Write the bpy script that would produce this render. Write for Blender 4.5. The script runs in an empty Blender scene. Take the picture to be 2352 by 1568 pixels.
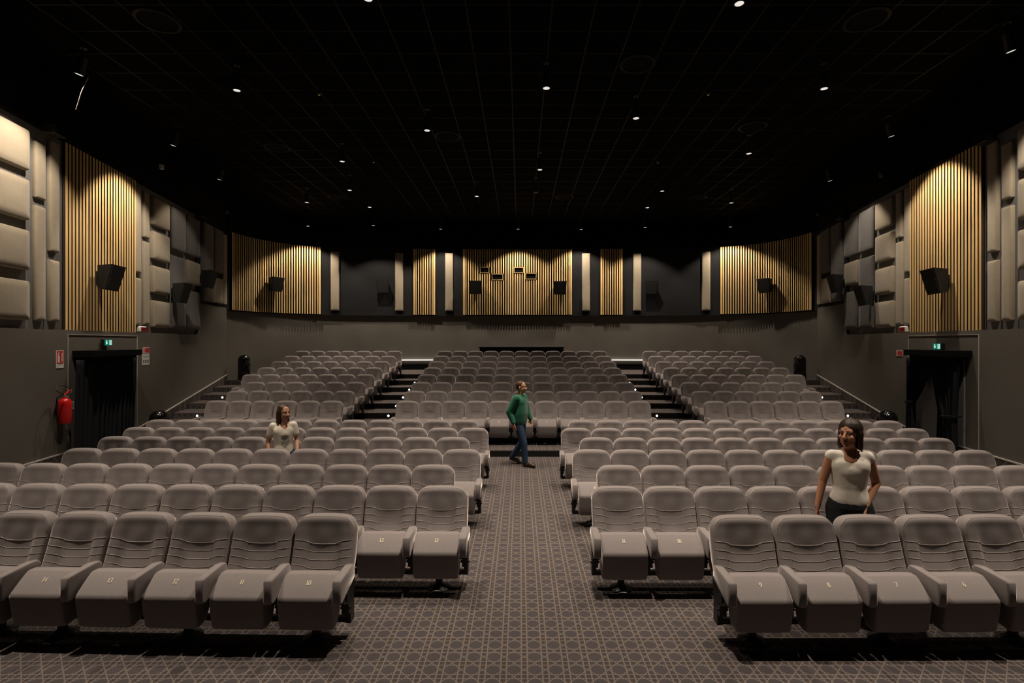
import bpy, bmesh, math, random
from mathutils import Vector, Matrix
random.seed(7)
C = bpy.context.scene.collection
PI = math.pi

# ------------------------------------------------------------------ camera
F = 1176.0                 # focal length in pixels of the 2352x1568 frame (18 mm full frame)
VX, VY = 1195.0, 786.0     # vanishing point of the hall axis
H = 2.55                   # camera height
cam = bpy.data.cameras.new('camera')
cam.sensor_width = 36.0
cam.lens = 36.0 * F / 2352.0
cam.shift_y = (VY - 784.0) / 2352.0      # the frame is slightly shifted, the camera looks straight down the hall
cam.shift_x = -(VX - 1176.0) / 2352.0
cam.clip_start = 0.05
co = bpy.data.objects.new('camera', cam); C.objects.link(co)
co.location = (0, 0, H); co.rotation_euler = (PI / 2, 0, 0)
bpy.context.scene.camera = co

# ------------------------------------------------------------------ world, exposure
w = bpy.data.worlds.new('world'); bpy.context.scene.world = w
w.use_nodes = True
w.node_tree.nodes['Background'].inputs[0].default_value = (0, 0, 0, 1)
w.node_tree.nodes['Background'].inputs[1].default_value = 0.0
vs = bpy.context.scene.view_settings
vs.view_transform = 'Standard'; vs.look = 'None'; vs.exposure = 0.0; vs.gamma = 1.0
vs.use_curve_mapping = False

P_DOWN = 1250.0     # house spots over the seats
P_WALL = 640.0     # spots grazing the side walls
P_BACK = 580.0     # spots grazing the back wall
WARM = (1.0, 0.85, 0.69)

# ------------------------------------------------------------------ geometry of the hall
X0 = 0.06                                  # hall axis
def wd(y): return 7.086 + 0.18 * y         # half width of the hall at depth y (side walls splay)
def wall_hit(u):                           # depth y where the ray through column u meets the side wall
    t = (u - VX) / F
    k = 7.086 - X0 if t < 0 else 7.086 + X0
    return k / (abs(t) - 0.18)
def wall_hit_off(u, off):                  # the same for a surface standing off the wall
    t = (u - VX) / F; q = math.hypot(1, 0.18); nx, ny = 1 / q, 0.18 / q
    if t < 0: return (X0 - 7.086 + off * nx - t * off * ny) / (t + 0.18)
    return (X0 + 7.086 - off * nx - t * off * ny) / (t - 0.18)
def zat(v, y): return H + (VY - v) * y / F
CEIL = 7.5

# ------------------------------------------------------------------ materials
MATS = {}
def nodes_of(m):
    m.use_nodes = True
    return m.node_tree.nodes, m.node_tree.links
def mat(name, col, rough=0.7, metal=0.0, noise=0.0, scale=40.0, bump=0.0, bscale=200.0, sheen=0.0, spec=0.3, emit=None, es=0.0, stretch=None):
    if name in MATS: return MATS[name]
    m = bpy.data.materials.new(name)
    n, l = nodes_of(m)
    b = n['Principled BSDF']
    b.inputs['Base Color'].default_value = (*col, 1)
    b.inputs['Roughness'].default_value = rough
    b.inputs['Metallic'].default_value = metal
    b.inputs['Specular IOR Level'].default_value = spec
    if sheen: b.inputs['Sheen Weight'].default_value = sheen
    if emit:
        b.inputs['Emission Color'].default_value = (*emit, 1)
        b.inputs['Emission Strength'].default_value = es
    if noise or bump:
        tc = n.new('ShaderNodeTexCoord')
        vec = tc.outputs['Object']
        if stretch:
            mp = n.new('ShaderNodeMapping'); mp.inputs['Scale'].default_value = stretch
            l.new(vec, mp.inputs['Vector']); vec = mp.outputs['Vector']
    if noise:
        t = n.new('ShaderNodeTexNoise'); t.inputs['Scale'].default_value = scale; t.inputs['Detail'].default_value = 4
        l.new(vec, t.inputs['Vector'])
        r = n.new('ShaderNodeMapRange')
        r.inputs['From Min'].default_value = 0.25; r.inputs['From Max'].default_value = 0.75
        r.inputs['To Min'].default_value = 1 - noise; r.inputs['To Max'].default_value = 1 + noise
        l.new(t.outputs['Fac'], r.inputs['Value'])
        mx = n.new('ShaderNodeMix'); mx.data_type = 'RGBA'; mx.blend_type = 'MULTIPLY'; mx.inputs[0].default_value = 1
        mx.inputs[6].default_value = (*col, 1)
        l.new(r.outputs['Result'], mx.inputs[7]); l.new(mx.outputs[2], b.inputs['Base Color'])
    if bump:
        t2 = n.new('ShaderNodeTexNoise'); t2.inputs['Scale'].default_value = bscale; t2.inputs['Detail'].default_value = 3
        l.new(vec, t2.inputs['Vector'])
        bp = n.new('ShaderNodeBump'); bp.inputs['Strength'].default_value = bump; bp.inputs['Distance'].default_value = 0.004
        l.new(t2.outputs['Fac'], bp.inputs['Height']); l.new(bp.outputs['Normal'], b.inputs['Normal'])
    MATS[name] = m
    return m

def wood_mat():
    m = bpy.data.materials.new('pale_wood'); n, l = nodes_of(m); b = n['Principled BSDF']
    tc = n.new('ShaderNodeTexCoord'); oi = n.new('ShaderNodeObjectInfo')
    mp = n.new('ShaderNodeMapping'); mp.inputs['Scale'].default_value = (30, 30, 1.6)
    ad = n.new('ShaderNodeVectorMath'); ad.operation = 'ADD'
    sc = n.new('ShaderNodeVectorMath'); sc.operation = 'SCALE'; sc.inputs['Scale'].default_value = 30
    cb = n.new('ShaderNodeCombineXYZ')
    l.new(oi.outputs['Random'], cb.inputs[0]); l.new(oi.outputs['Random'], cb.inputs[2])
    l.new(cb.outputs[0], sc.inputs[0]); l.new(tc.outputs['Object'], mp.inputs['Vector'])
    l.new(mp.outputs['Vector'], ad.inputs[0]); l.new(sc.outputs[0], ad.inputs[1])
    t = n.new('ShaderNodeTexNoise'); t.inputs['Scale'].default_value = 1.2; t.inputs['Detail'].default_value = 6
    l.new(ad.outputs[0], t.inputs['Vector'])
    cr = n.new('ShaderNodeValToRGB')
    cr.color_ramp.elements[0].position = 0.3; cr.color_ramp.elements[0].color = (0.60, 0.385, 0.155, 1)
    cr.color_ramp.elements[1].position = 0.7; cr.color_ramp.elements[1].color = (0.75, 0.525, 0.235, 1)
    l.new(t.outputs['Fac'], cr.inputs['Fac'])
    hs = n.new('ShaderNodeHueSaturation')
    mr = n.new('ShaderNodeMapRange'); mr.inputs['To Min'].default_value = 0.82; mr.inputs['To Max'].default_value = 1.12
    l.new(oi.outputs['Random'], mr.inputs['Value']); l.new(mr.outputs['Result'], hs.inputs['Value'])
    l.new(cr.outputs['Color'], hs.inputs['Color']); l.new(hs.outputs['Color'], b.inputs['Base Color'])
    b.inputs['Roughness'].default_value = 0.5; b.inputs['Specular IOR Level'].default_value = 0.3
    MATS['pale_wood'] = m
    return m

class E:                                   # tiny expression builder for Math nodes
    nt = None
    def __init__(s, sock): s.s = sock
    @staticmethod
    def op(o, a, b=None, c=None):
        nd = E.nt.nodes.new('ShaderNodeMath'); nd.operation = o
        for i, q in enumerate((a, b, c)):
            if q is None: continue
            if isinstance(q, E): E.nt.links.new(q.s, nd.inputs[i])
            else: nd.inputs[i].default_value = q
        return E(nd.outputs[0])
    def __add__(a, b): return E.op('ADD', a, b)
    def __sub__(a, b): return E.op('SUBTRACT', a, b)
    def __mul__(a, b): return E.op('MULTIPLY', a, b)

def carpet_mat():
    m = bpy.data.materials.new('cane_carpet'); n, l = nodes_of(m); b = n['Principled BSDF']
    E.nt = m.node_tree
    g = n.new('ShaderNodeNewGeometry'); sp = n.new('ShaderNodeSeparateXYZ')
    l.new(g.outputs['Position'], sp.inputs[0])
    ns = n.new('ShaderNodeSeparateXYZ'); l.new(g.outputs['True Normal'], ns.inputs[0])
    up = E.op('GREATER_THAN', E.op('ABSOLUTE', E(ns.outputs['Z'])), 0.5)
    P = 0.1635
    yz = E(sp.outputs['Y']) + E(sp.outputs['Z']) * 1.0
    x = (E(sp.outputs['X']) + 0.049) * (1 / P); y = (yz - 3.99) * (1 / P)
    def fold(e): return E.op('ABSOLUTE', E.op('SUBTRACT', E.op('FRACT', e + 0.5), 0.5))   # distance to nearest integer
    ax, ay = fold(x), fold(y)
    def line(d, wdt): return E.op('LESS_THAN', E.op('ABSOLUTE', d), wdt)
    lv = line(ax - 0.355, 0.034); lh = line(ay - 0.355, 0.030)
    dd = E.op('MINIMUM', fold(x + y + 0.5), fold(x - y + 0.5))
    ld = line(dd, 0.036)
    lines = E.op('MAXIMUM', E.op('MAXIMUM', lv, lh), ld)
    octa = E.op('LESS_THAN', E.op('MAXIMUM', E.op('MAXIMUM', ax, ay), (ax + ay) * 0.7071), 0.325)
    # random yarn breaks
    nz = n.new('ShaderNodeTexNoise'); nz.inputs['Scale'].default_value = 260; nz.inputs['Detail'].default_value = 2
    l.new(g.outputs['Position'], nz.inputs['Vector'])
    nz2 = n.new('ShaderNodeTexNoise'); nz2.inputs['Scale'].default_value = 2.2
    l.new(g.outputs['Position'], nz2.inputs['Vector'])
    def mix(f, c1, c2):
        mx = n.new('ShaderNodeMix'); mx.data_type = 'RGBA'
        if isinstance(f, E): l.new(f.s, mx.inputs[0])
        else: mx.inputs[0].default_value = f
        for i, c in ((6, c1), (7, c2)):
            if isinstance(c, tuple): mx.inputs[i].default_value = (*c, 1)
            else: l.new(c, mx.inputs[i])
        return mx.outputs[2]
    c = mix(octa, (0.056, 0.045, 0.0425), (0.062, 0.0535, 0.055))
    c = mix(lines, c, (0.145, 0.123, 0.112))
    v = E.op('MULTIPLY_ADD', E(nz.outputs['Fac']), 0.7, 0.65) * E.op('MULTIPLY_ADD', E(nz2.outputs['Fac']), 0.3, 0.85)
    mm = n.new('ShaderNodeMix'); mm.data_type = 'RGBA'; mm.blend_type = 'MULTIPLY'; mm.inputs[0].default_value = 1
    l.new(c, mm.inputs[6]); l.new(v.s, mm.inputs[7])
    l.new(mm.outputs[2], b.inputs['Base Color'])
    b.inputs['Roughness'].default_value = 0.95; b.inputs['Specular IOR Level'].default_value = 0.1
    bp = n.new('ShaderNodeBump'); bp.inputs['Strength'].default_value = 0.3; bp.inputs['Distance'].default_value = 0.004
    l.new(nz.outputs['Fac'], bp.inputs['Height']); l.new(bp.outputs['Normal'], b.inputs['Normal'])
    MATS['cane_carpet'] = m
    return m

carpet = carpet_mat()
wood = wood_mat()
m_wall = mat('wall_paint', (0.116, 0.105, 0.090), 0.85, noise=0.10, scale=1.3, bump=0.1, bscale=120)
m_slatedge = mat('slat_edge', (0.035, 0.022, 0.013), 0.8)
m_clad = mat('cladding_grey', (0.135, 0.130, 0.124), 0.8, noise=0.08, scale=3)
m_dark = mat('cladding_black', (0.016, 0.016, 0.017), 0.85, noise=0.1, scale=3, spec=0.08)
m_black = mat('black_paint', (0.005, 0.005, 0.005), 0.85, spec=0.08)
m_ceil = mat('ceiling_black', (0.0020, 0.0018, 0.0017), 0.9, noise=0.15, scale=3, spec=0.04)
m_rail = mat('ceiling_rail', (0.0050, 0.0040, 0.0029), 0.5, metal=0.0, spec=0.15)
m_seat = mat('seat_fabric', (0.225, 0.198, 0.193), 0.82, noise=0.06, scale=60, bump=0.12, bscale=700, sheen=0.9, spec=0.2)
m_seat.node_tree.nodes['Principled BSDF'].inputs['Sheen Roughness'].default_value = 0.32
m_seat.node_tree.nodes['Principled BSDF'].inputs['Sheen Tint'].default_value = (1.0, 0.90, 0.86, 1)
m_seam = mat('seat_seam', (0.36, 0.325, 0.31), 0.7)
m_metal = mat('black_metal', (0.012, 0.012, 0.012), 0.4, metal=0.0, spec=0.4)
m_gloss = mat('gloss_black', (0.006, 0.006, 0.006), 0.14, spec=0.6)
m_beige = mat('beige_fabric', (0.285, 0.24, 0.172), 0.85, noise=0.06, scale=9, bump=0.15, bscale=250, sheen=0.2)
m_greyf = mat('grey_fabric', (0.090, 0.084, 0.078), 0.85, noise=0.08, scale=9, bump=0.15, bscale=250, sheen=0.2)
m_slatback = mat('slat_backing', (0.006, 0.005, 0.005), 0.9)
m_curt = mat('curtain_cloth', (0.016, 0.0175, 0.021), 0.9, noise=0.1, scale=20, spec=0.1)
m_white = mat('white_plastic', (0.72, 0.70, 0.66), 0.5)
m_trimw = mat('pale_trim', (0.42, 0.39, 0.36), 0.5)
m_gold = mat('number_thread', (0.80, 0.70, 0.50), 0.5, emit=None)
m_red = mat('extinguisher_red', (0.55, 0.012, 0.012), 0.25, spec=0.5)
m_signred = mat('sign_red', (0.55, 0.03, 0.03), 0.5)
m_chrome = mat('chrome', (0.7, 0.7, 0.7), 0.25, metal=1.0)
m_rubber = mat('rubber', (0.02, 0.02, 0.02), 0.6)
m_lens = mat('lamp_lens', (0.9, 0.9, 0.9), 0.3, emit=(1.0, 0.95, 0.88), es=0.75)
m_lensoff = mat('lamp_lens_unlit', (0.03, 0.03, 0.03), 0.3)
m_led = mat('led_strip', (1, 1, 1), 0.4, emit=(1.0, 0.93, 0.84), es=1.6)
m_dot = mat('step_lamp_glow', (1, 1, 1), 0.4, emit=(1.0, 0.95, 0.9), es=3.0)
m_exitg = mat('exit_green', (0.0, 0.16, 0.10), 0.4, emit=(0.0, 0.30, 0.20), es=0.45)
m_exitw = mat('exit_white', (0.8, 0.8, 0.8), 0.4, emit=(0.75, 1.0, 0.95), es=0.7)
m_redglass = mat('alarm_red', (0.20, 0.006, 0.006), 0.3)
m_ink = mat('sign_ink', (0.05, 0.06, 0.09), 0.6)
m_door = mat('door_grey', (0.20, 0.20, 0.20), 0.7)

# ------------------------------------------------------------------ mesh helpers
class MB:
    def __init__(s): s.v = []; s.f = []
    def quadmesh(s, rows, close_u=False, close_v=False):
        b = len(s.v); nr = len(rows); nc = len(rows[0])
        for r in rows: s.v += [tuple(p) for p in r]
        for i in range(nr if close_v else nr - 1):
            for j in range(nc if close_u else nc - 1):
                i2, j2 = (i + 1) % nr, (j + 1) % nc
                s.f.append((b + i * nc + j, b + i * nc + j2, b + i2 * nc + j2, b + i2 * nc + j))
        return s
    def cap(s, pts, flip=False):
        b = len(s.v); s.v += [tuple(p) for p in pts]
        idx = tuple(range(b, b + len(pts)))
        s.f.append(idx[::-1] if flip else idx)
        return s
    def box(s, x0, x1, y0, y1, z0, z1):
        b = len(s.v)
        s.v += [(x, y, z) for z in (z0, z1) for y in (y0, y1) for x in (x0, x1)]
        for q in ((0, 2, 3, 1), (4, 5, 7, 6), (0, 1, 5, 4), (2, 6, 7, 3), (0, 4, 6, 2), (1, 3, 7, 5)):
            s.f.append(tuple(b + k for k in q))
        return s
    def bbox(s, x0, x1, y0, y1, z0, z1, r=0.01):       # box with chamfered vertical/horizontal edges (stack of rounded rects)
        def ring(i, z):
            a0, a1, c0, c1 = x0 + i, x1 - i, y0 + i, y1 - i
            q = min(r, (a1 - a0) / 2.01, (c1 - c0) / 2.01)
            out = []
            for cx, cy, st in ((a1 - q, c1 - q, 0), (a0 + q, c1 - q, 1), (a0 + q, c0 + q, 2), (a1 - q, c0 + q, 3)):
                for k in range(3):
                    an = st * PI / 2 + k * PI / 4
                    out.append((cx + q * math.cos(an), cy + q * math.sin(an), z))
            return out
        rows = [ring(r * 0.6, z0), ring(0, z0 + r * 0.6), ring(0, z1 - r * 0.6), ring(r * 0.6, z1)]
        s.quadmesh(rows, close_u=True)
        s.cap(rows[0], True); s.cap(rows[-1])
        return s
    def tube(s, pts, r, n=6, caps=True):
        pts = [Vector(p) for p in pts]
        rows = []
        for i, p in enumerate(pts):
            t = (pts[min(i + 1, len(pts) - 1)] - pts[max(i - 1, 0)])
            if t.length < 1e-9: t = Vector((0, 0, 1))
            t.normalize()
            a = Vector((0, 0, 1)) if abs(t.z) < 0.9 else Vector((1, 0, 0))
            u = t.cross(a).normalized(); w_ = t.cross(u)
            rr = r[i] if isinstance(r, (list, tuple)) else r
            rows.append([p + (u * math.cos(k * 2 * PI / n) + w_ * math.sin(k * 2 * PI / n)) * rr for k in range(n)])
        s.quadmesh(rows, close_u=True)
        if caps: s.cap(rows[0], True); s.cap(rows[-1])
        return s
    def lathe(s, prof, n=20, cx=0, cy=0):
        rows = [[(cx + r * math.cos(k * 2 * PI / n), cy + r * math.sin(k * 2 * PI / n), z) for k in range(n)] for r, z in prof]
        s.quadmesh(rows, close_u=True)
        if prof[0][0] > 1e-6: s.cap(rows[0], True)
        if prof[-1][0] > 1e-6: s.cap(rows[-1])
        return s
    def prism_x(s, prof, x0, x1):                      # extrude a (y,z) outline along x
        n = len(prof)
        a = [(x0, y, z) for y, z in prof]; b_ = [(x1, y, z) for y, z in prof]
        s.quadmesh([a, b_], close_u=True); s.cap(a, True); s.cap(b_)
        return s
    def prism_y(s, prof, y0, y1):                      # extrude an (x,z) outline along y
        a = [(x, y0, z) for x, z in prof]; b_ = [(x, y1, z) for x, z in prof]
        s.quadmesh([a, b_], close_u=True); s.cap(a, True); s.cap(b_)
        return s
    def mesh(s, name, m, smooth=False):
        me = bpy.data.meshes.new(name); me.from_pydata(s.v, [], s.f)
        bm = bmesh.new(); bm.from_mesh(me)
        bmesh.ops.remove_doubles(bm, verts=bm.verts, dist=1e-5)
        bmesh.ops.recalc_face_normals(bm, faces=bm.faces)
        bm.to_mesh(me); bm.free()
        if smooth:
            me.polygons.foreach_set('use_smooth', [True] * len(me.polygons))
            if smooth != True: me.set_sharp_from_angle(angle=math.radians(smooth))
        me.materials.append(m)
        return me

def link(name, me, parent=None, loc=(0, 0, 0), rz=0.0):
    o = bpy.data.objects.new(name, me); C.objects.link(o)
    o.location = loc; o.rotation_euler = (0, 0, rz)
    if parent is not None: o.parent = parent
    return o
def obj(name, mb, m, parent=None, loc=(0, 0, 0), rz=0.0, smooth=False):
    return link(name, mb.mesh(name, m, smooth), parent, loc, rz)
def empty(name, loc=(0, 0, 0), rz=0.0):
    o = bpy.data.objects.new(name, None); C.objects.link(o)
    o.location = loc; o.rotation_euler = (0, 0, rz); o.empty_display_size = 0.1
    return o
def tag(o, label=None, cat=None, group=None, kind=None):
    if label: o['label'] = label
    if cat: o['category'] = cat
    if group: o['group'] = group
    if kind: o['kind'] = kind
    return o
def S(o, label=None): return tag(o, label, None, None, 'structure')

ORD = ['', 'first', 'second', 'third', 'fourth', 'fifth', 'sixth', 'seventh', 'eighth', 'ninth', 'tenth', 'eleventh', 'twelfth', 'thirteenth']

# frame of a side wall: local x runs to the right as seen from the hall, local -y looks into the hall
def wall_frame(side, y, off=0.0):
    q = math.hypot(1, 0.18)
    if side < 0:
        n = Vector((1 / q, 0.18 / q, 0)); p = Vector((X0 - wd(y), y, 0)); ax = Vector((-0.18 / q, 1 / q, 0))
    else:
        n = Vector((-1 / q, 0.18 / q, 0)); p = Vector((X0 + wd(y), y, 0)); ax = Vector((-0.18 / q, -1 / q, 0))
    p = p + n * off
    return p, math.atan2(ax.y, ax.x), n
WQ = math.hypot(1, 0.18)

# rear wall: half outline (distance from axis, depth), rounded corners
REAR = [(10.30, 17.8), (10.23, 18.5), (9.97, 19.3), (9.47, 20.1), (8.75, 20.65), (8.0, 20.95), (6.5, 21.2), (4.0, 21.38), (0.0, 21.45)]
def catmull(P, n=8):
    out = []
    Q = [P[0]] + P + [P[-1]]
    for i in range(1, len(Q) - 2):
        p0, p1, p2, p3 = [Vector((a, b_, 0)) for a, b_ in (Q[i - 1], Q[i], Q[i + 1], Q[i + 2])]
        for k in range(n):
            t = k / n
            out.append(0.5 * ((2 * p1) + (-p0 + p2) * t + (2 * p0 - 5 * p1 + 4 * p2 - p3) * t * t + (-p0 + 3 * p1 - 3 * p2 + p3) * t ** 3))
    out.append(Vector((P[-1][0], P[-1][1], 0)))
    return out
half = [(d, y) for d, y in REAR]
full = [(X0 - d, y) for d, y in half] + [(X0 + d, y) for d, y in half[-2::-1]]
RC = catmull(full, 6)
RL = [0.0]
for i in range(1, len(RC)): RL.append(RL[-1] + (RC[i] - RC[i - 1]).length)
def rear_at(s):
    s = max(0.0, min(RL[-1], s))
    for i in range(1, len(RL)):
        if s <= RL[i] or i == len(RL) - 1:
            t = (s - RL[i - 1]) / (RL[i] - RL[i - 1])
            p = RC[i - 1].lerp(RC[i], t); d = (RC[i] - RC[i - 1]).normalized()
            a = (RC[max(i - 2, 0)], RC[min(i + 1, len(RC) - 1)])
            d = ((RC[i] - RC[i - 1]).normalized() * 0.5 + (a[1] - a[0]).normalized() * 0.5).normalized()
            n = Vector((d.y, -d.x, 0))                 # into the hall
            return p, d, n
def rear_s(u):                                         # arc length where column u meets the rear outline
    t = (u - VX) / F
    best = None
    for i in range(1, len(RC)):
        a, b_ = RC[i - 1], RC[i]
        fa, fb = a.x - t * a.y, b_.x - t * b_.y
        if fa <= 0 <= fb:
            return RL[i - 1] + (RL[i] - RL[i - 1]) * (-fa) / (fb - fa)
    return 0.0 if t < 0 else RL[-1]
def rear_s_off(u, off):
    t = (u - VX) / F; best = (9, 0)
    for i in range(0, 1201):
        s = RL[-1] * i / 1200; p, d, n = rear_at(s); q = p + n * off
        e = abs(q.x / q.y - t)
        if e < best[0]: best = (e, s)
    return best[1]
def rear_frame(s, off=0.0):
    p, d, n = rear_at(s)
    return p + n * off, math.atan2(d.y, d.x), n

# ------------------------------------------------------------------ shell
def strip_wall(name, pts, z0, z1, th, m, parent=None):
    """pts: list of (point, inward normal); a wall slab with its face on the points"""
    rows = [[p + Vector((0, 0, z0)) for p, n in pts], [p + Vector((0, 0, z1)) for p, n in pts],
            [p - n * th + Vector((0, 0, z1)) for p, n in pts], [p - n * th + Vector((0, 0, z0)) for p, n in pts]]
    mb = MB(); mb.quadmesh(rows, close_v=True)
    mb.cap([r[0] for r in rows]); mb.cap([r[-1] for r in rows], True)
    return obj(name, mb, m, parent)
YF = -3.0
def side_pts(side, ya, yb, off):
    out = []
    for y in (ya, yb):
        p, r, n = wall_frame(side, y, off); out.append((p, n))
    return out
def rear_pts(s0, s1, off, step=0.18):
    n = max(2, int((s1 - s0) / step)); out = []
    for i in range(n + 1):
        p, r, nn = rear_frame(s0 + (s1 - s0) * i / n, off); out.append((p, nn))
    return out
wl_ = S(strip_wall('wall_left', side_pts(-1, YF, 17.86, 0.0), -0.1, 2.79, 0.25, m_wall), 'dark grey painted side wall on the left')
strip_wall('upper_wall', side_pts(-1, YF, 17.86, -0.15), 2.79, CEIL + 0.1, 0.10, m_wall, wl_)
wr_ = S(strip_wall('wall_right', side_pts(1, YF, 17.86, 0.0), -0.1, 2.79, 0.25, m_wall), 'dark grey painted side wall on the right')
strip_wall('upper_wall', side_pts(1, YF, 17.86, -0.15), 2.79, CEIL + 0.1, 0.10, m_wall, wr_)
for sd_, o_ in ((-1, wl_), (1, wr_)): strip_wall('wall_return', side_pts(sd_, 15.69, 17.86, 0.0), 2.79, 3.75, 0.14, m_wall, o_)
S(strip_wall('wall_back', rear_pts(0, RL[-1], -0.12), -0.1, CEIL + 0.1, 0.2, m_wall), 'dark grey back wall with rounded corners')
S(obj('wall_front', MB().box(X0 - 7.2, X0 + 7.2, YF - 0.2, YF, -0.1, CEIL + 0.1), m_black), 'black wall behind the camera')
# black frieze above the cladding
for side in (-1, 1):
    S(strip_wall('trim_1' if side < 0 else 'trim_2', side_pts(side, YF, 17.95, 0.02), 6.46, CEIL, 0.16, m_black), 'black frieze above the side cladding')
S(strip_wall('trim_3', rear_pts(0.05, RL[-1] - 0.05, 0.06), 6.46, CEIL, 0.18, m_black), 'black frieze above the rear cladding')
# grey / black cladding boards
for side in (-1, 1):
    S(strip_wall('trim_4' if side < 0 else 'trim_5', side_pts(side, YF, 15.69, -0.10), 2.79, 6.455, 0.05, m_clad), 'grey board carrying the padded panels')
    S(strip_wall('trim_6' if side < 0 else 'trim_7', side_pts(side, 15.70, 17.90, 0.0), 3.75, 6.455, 0.14, m_dark), 'black board near the rear corner')
S(strip_wall('trim_8', rear_pts(0.03, RL[-1] - 0.03, 0.0), 3.66, 6.455, 0.12, m_dark), 'black board carrying the rear panels')

# floor and terraces
fl = MB().box(X0 - 11.2, X0 + 11.2, YF - 0.2, 22.2, -0.3, 0.0)
S(obj('floor', fl, carpet), 'dark carpet with a woven cane pattern')
EDGE = lambda k: 11.42 + 0.88 * k
ZK = lambda k: 0.14 + 0.158 * k
SIDE_IN = 8.5
def poly_slab(name, pts, z0, z1, m):
    mb = MB()
    a = [(x, y, z0) for x, y in pts]; b_ = [(x, y, z1) for x, y in pts]
    mb.quadmesh([a, b_], close_u=True); mb.cap(a, True); mb.cap(b_)
    return obj(name, mb, m)
SIDE_E = {0: 12.42, 1: 12.75, 2: 13.12}
for k in range(9):
    y0 = EDGE(k); y1 = EDGE(k + 1) if k < 8 else 21.52
    if k < 3:
        S(poly_slab('terrace', [(X0 - SIDE_IN, y0), (X0 + SIDE_IN, y0), (X0 + SIDE_IN, y1), (X0 - SIDE_IN, y1)], 0, ZK(k), carpet), 'carpeted terrace step, level %d' % (k + 1))
        e0 = SIDE_E[k]; e1 = SIDE_E[k + 1] if k < 2 else EDGE(3)
        for sg, nm in ((-1, 'left'), (1, 'right')):
            S(poly_slab('side_step', [(X0 + sg * SIDE_IN, e0), (X0 + sg * wd(e0), e0), (X0 + sg * wd(e1), e1), (X0 + sg * SIDE_IN, e1)], 0, ZK(k), carpet), 'carpeted side step %d by the %s door' % (k + 1, nm))
    elif k < 7:
        S(poly_slab('terrace', [(X0 - wd(y0), y0), (X0 + wd(y0), y0), (X0 + wd(y1), y1), (X0 - wd(y1), y1)], 0, ZK(k), carpet), 'carpeted terrace step, level %d' % (k + 1))
    else:
        pts = [(p.x, p.y) for p, n in rear_pts(0, RL[-1], -0.12, 0.5)]
        if k == 7:
            pl = [(x, y) for x, y in pts if y < y1]
            lft = [(x, y) for x, y in pl if x < 0]; rgt = [(x, y) for x, y in pl if x > 0]
            S(poly_slab('terrace', [(X0 - wd(y0), y0)] + [(X0 - wd(y1) + 0.02, y1), (X0 + wd(y1) - 0.02, y1), (X0 + wd(y0), y0)], 0, ZK(k), carpet), 'carpeted terrace step, level 8')
        else:
            pl = [(x, y) for x, y in pts if y > y0]
            S(poly_slab('terrace', [(X0 - 10.2, y0)] + pl + [(X0 + 10.2, y0)], 0, ZK(k), carpet), 'carpeted landing behind the last row')

m_riser = mat('riser_black', (0.010, 0.009, 0.009), 0.7)
for o in [o for o in C.objects if o.name.split('.')[0] == 'terrace']:
    k = int(round((max(v.co.z for v in o.data.vertices) - 0.14) / 0.158))
    xa = 8.49 if k < 3 else 8.75 + 0.17 * (k - 3)
    z0 = 0.0 if k == 0 else ZK(k - 1)
    obj('riser_board', MB().box(X0 - xa, X0 + xa, EDGE(k) - 0.004, EDGE(k), z0 + 0.002, ZK(k) - 0.012), m_riser, o)
# skirting that follows the side stairs, with pale cap
def skirting(side, n):
    prof = [(YF, 0.42), (11.4, 0.42), (12.5, 0.5), (13.45, 0.66), (17.85, 1.43)]
    low = []; top = []
    q = []
    for y, z in prof:
        a, r, nn = wall_frame(side, y, 0.0); b_ = a + nn * 0.035
        q.append((a, b_, z))
    mb = MB()
    mb.quadmesh([[b_ + Vector((0, 0, max(0, z - 0.75))) for a, b_, z in q], [b_ + Vector((0, 0, z)) for a, b_, z in q], [a + Vector((0, 0, z)) for a, b_, z in q]])
    mb.cap([q[-1][1] + Vector((0, 0, 0.7)), q[-1][1] + Vector((0, 0, q[-1][2])), q[-1][0] + Vector((0, 0, q[-1][2])), q[-1][0] + Vector((0, 0, 0.7))])
    o = S(obj('baseboard_left' if side < 0 else 'baseboard_right', mb, carpet), 'carpeted skirting along the %s wall' % ('left' if side < 0 else 'right'))
    mb = MB()
    mb.quadmesh([[a + Vector((0, 0, z + dz)) if not out else b_ + nn * 0.004 + Vector((0, 0, z + dz)) for a, b_, z in q] for out, dz in ((True, -0.012), (True, 0.012), (False, 0.012))])
    obj('cap_strip', mb, m_trimw, o)
skirting(-1, 1); skirting(1, 2)
# low LED skirting on the back wall
bb = S(strip_wall('baseboard_back', rear_pts(rear_s(735), rear_s(1655), -0.085), 1.40, 1.63, 0.03, m_black), 'black skirting at the back wall')
strip_wall('wall_band', rear_pts(rear_s(735), rear_s(1655), -0.10), 1.63, 1.80, 0.02, m_wall, bb)
strip_wall('led_strip', rear_pts(rear_s(735), rear_s(1655), -0.03), 1.80, 1.825, 0.09, m_led, bb)

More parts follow.
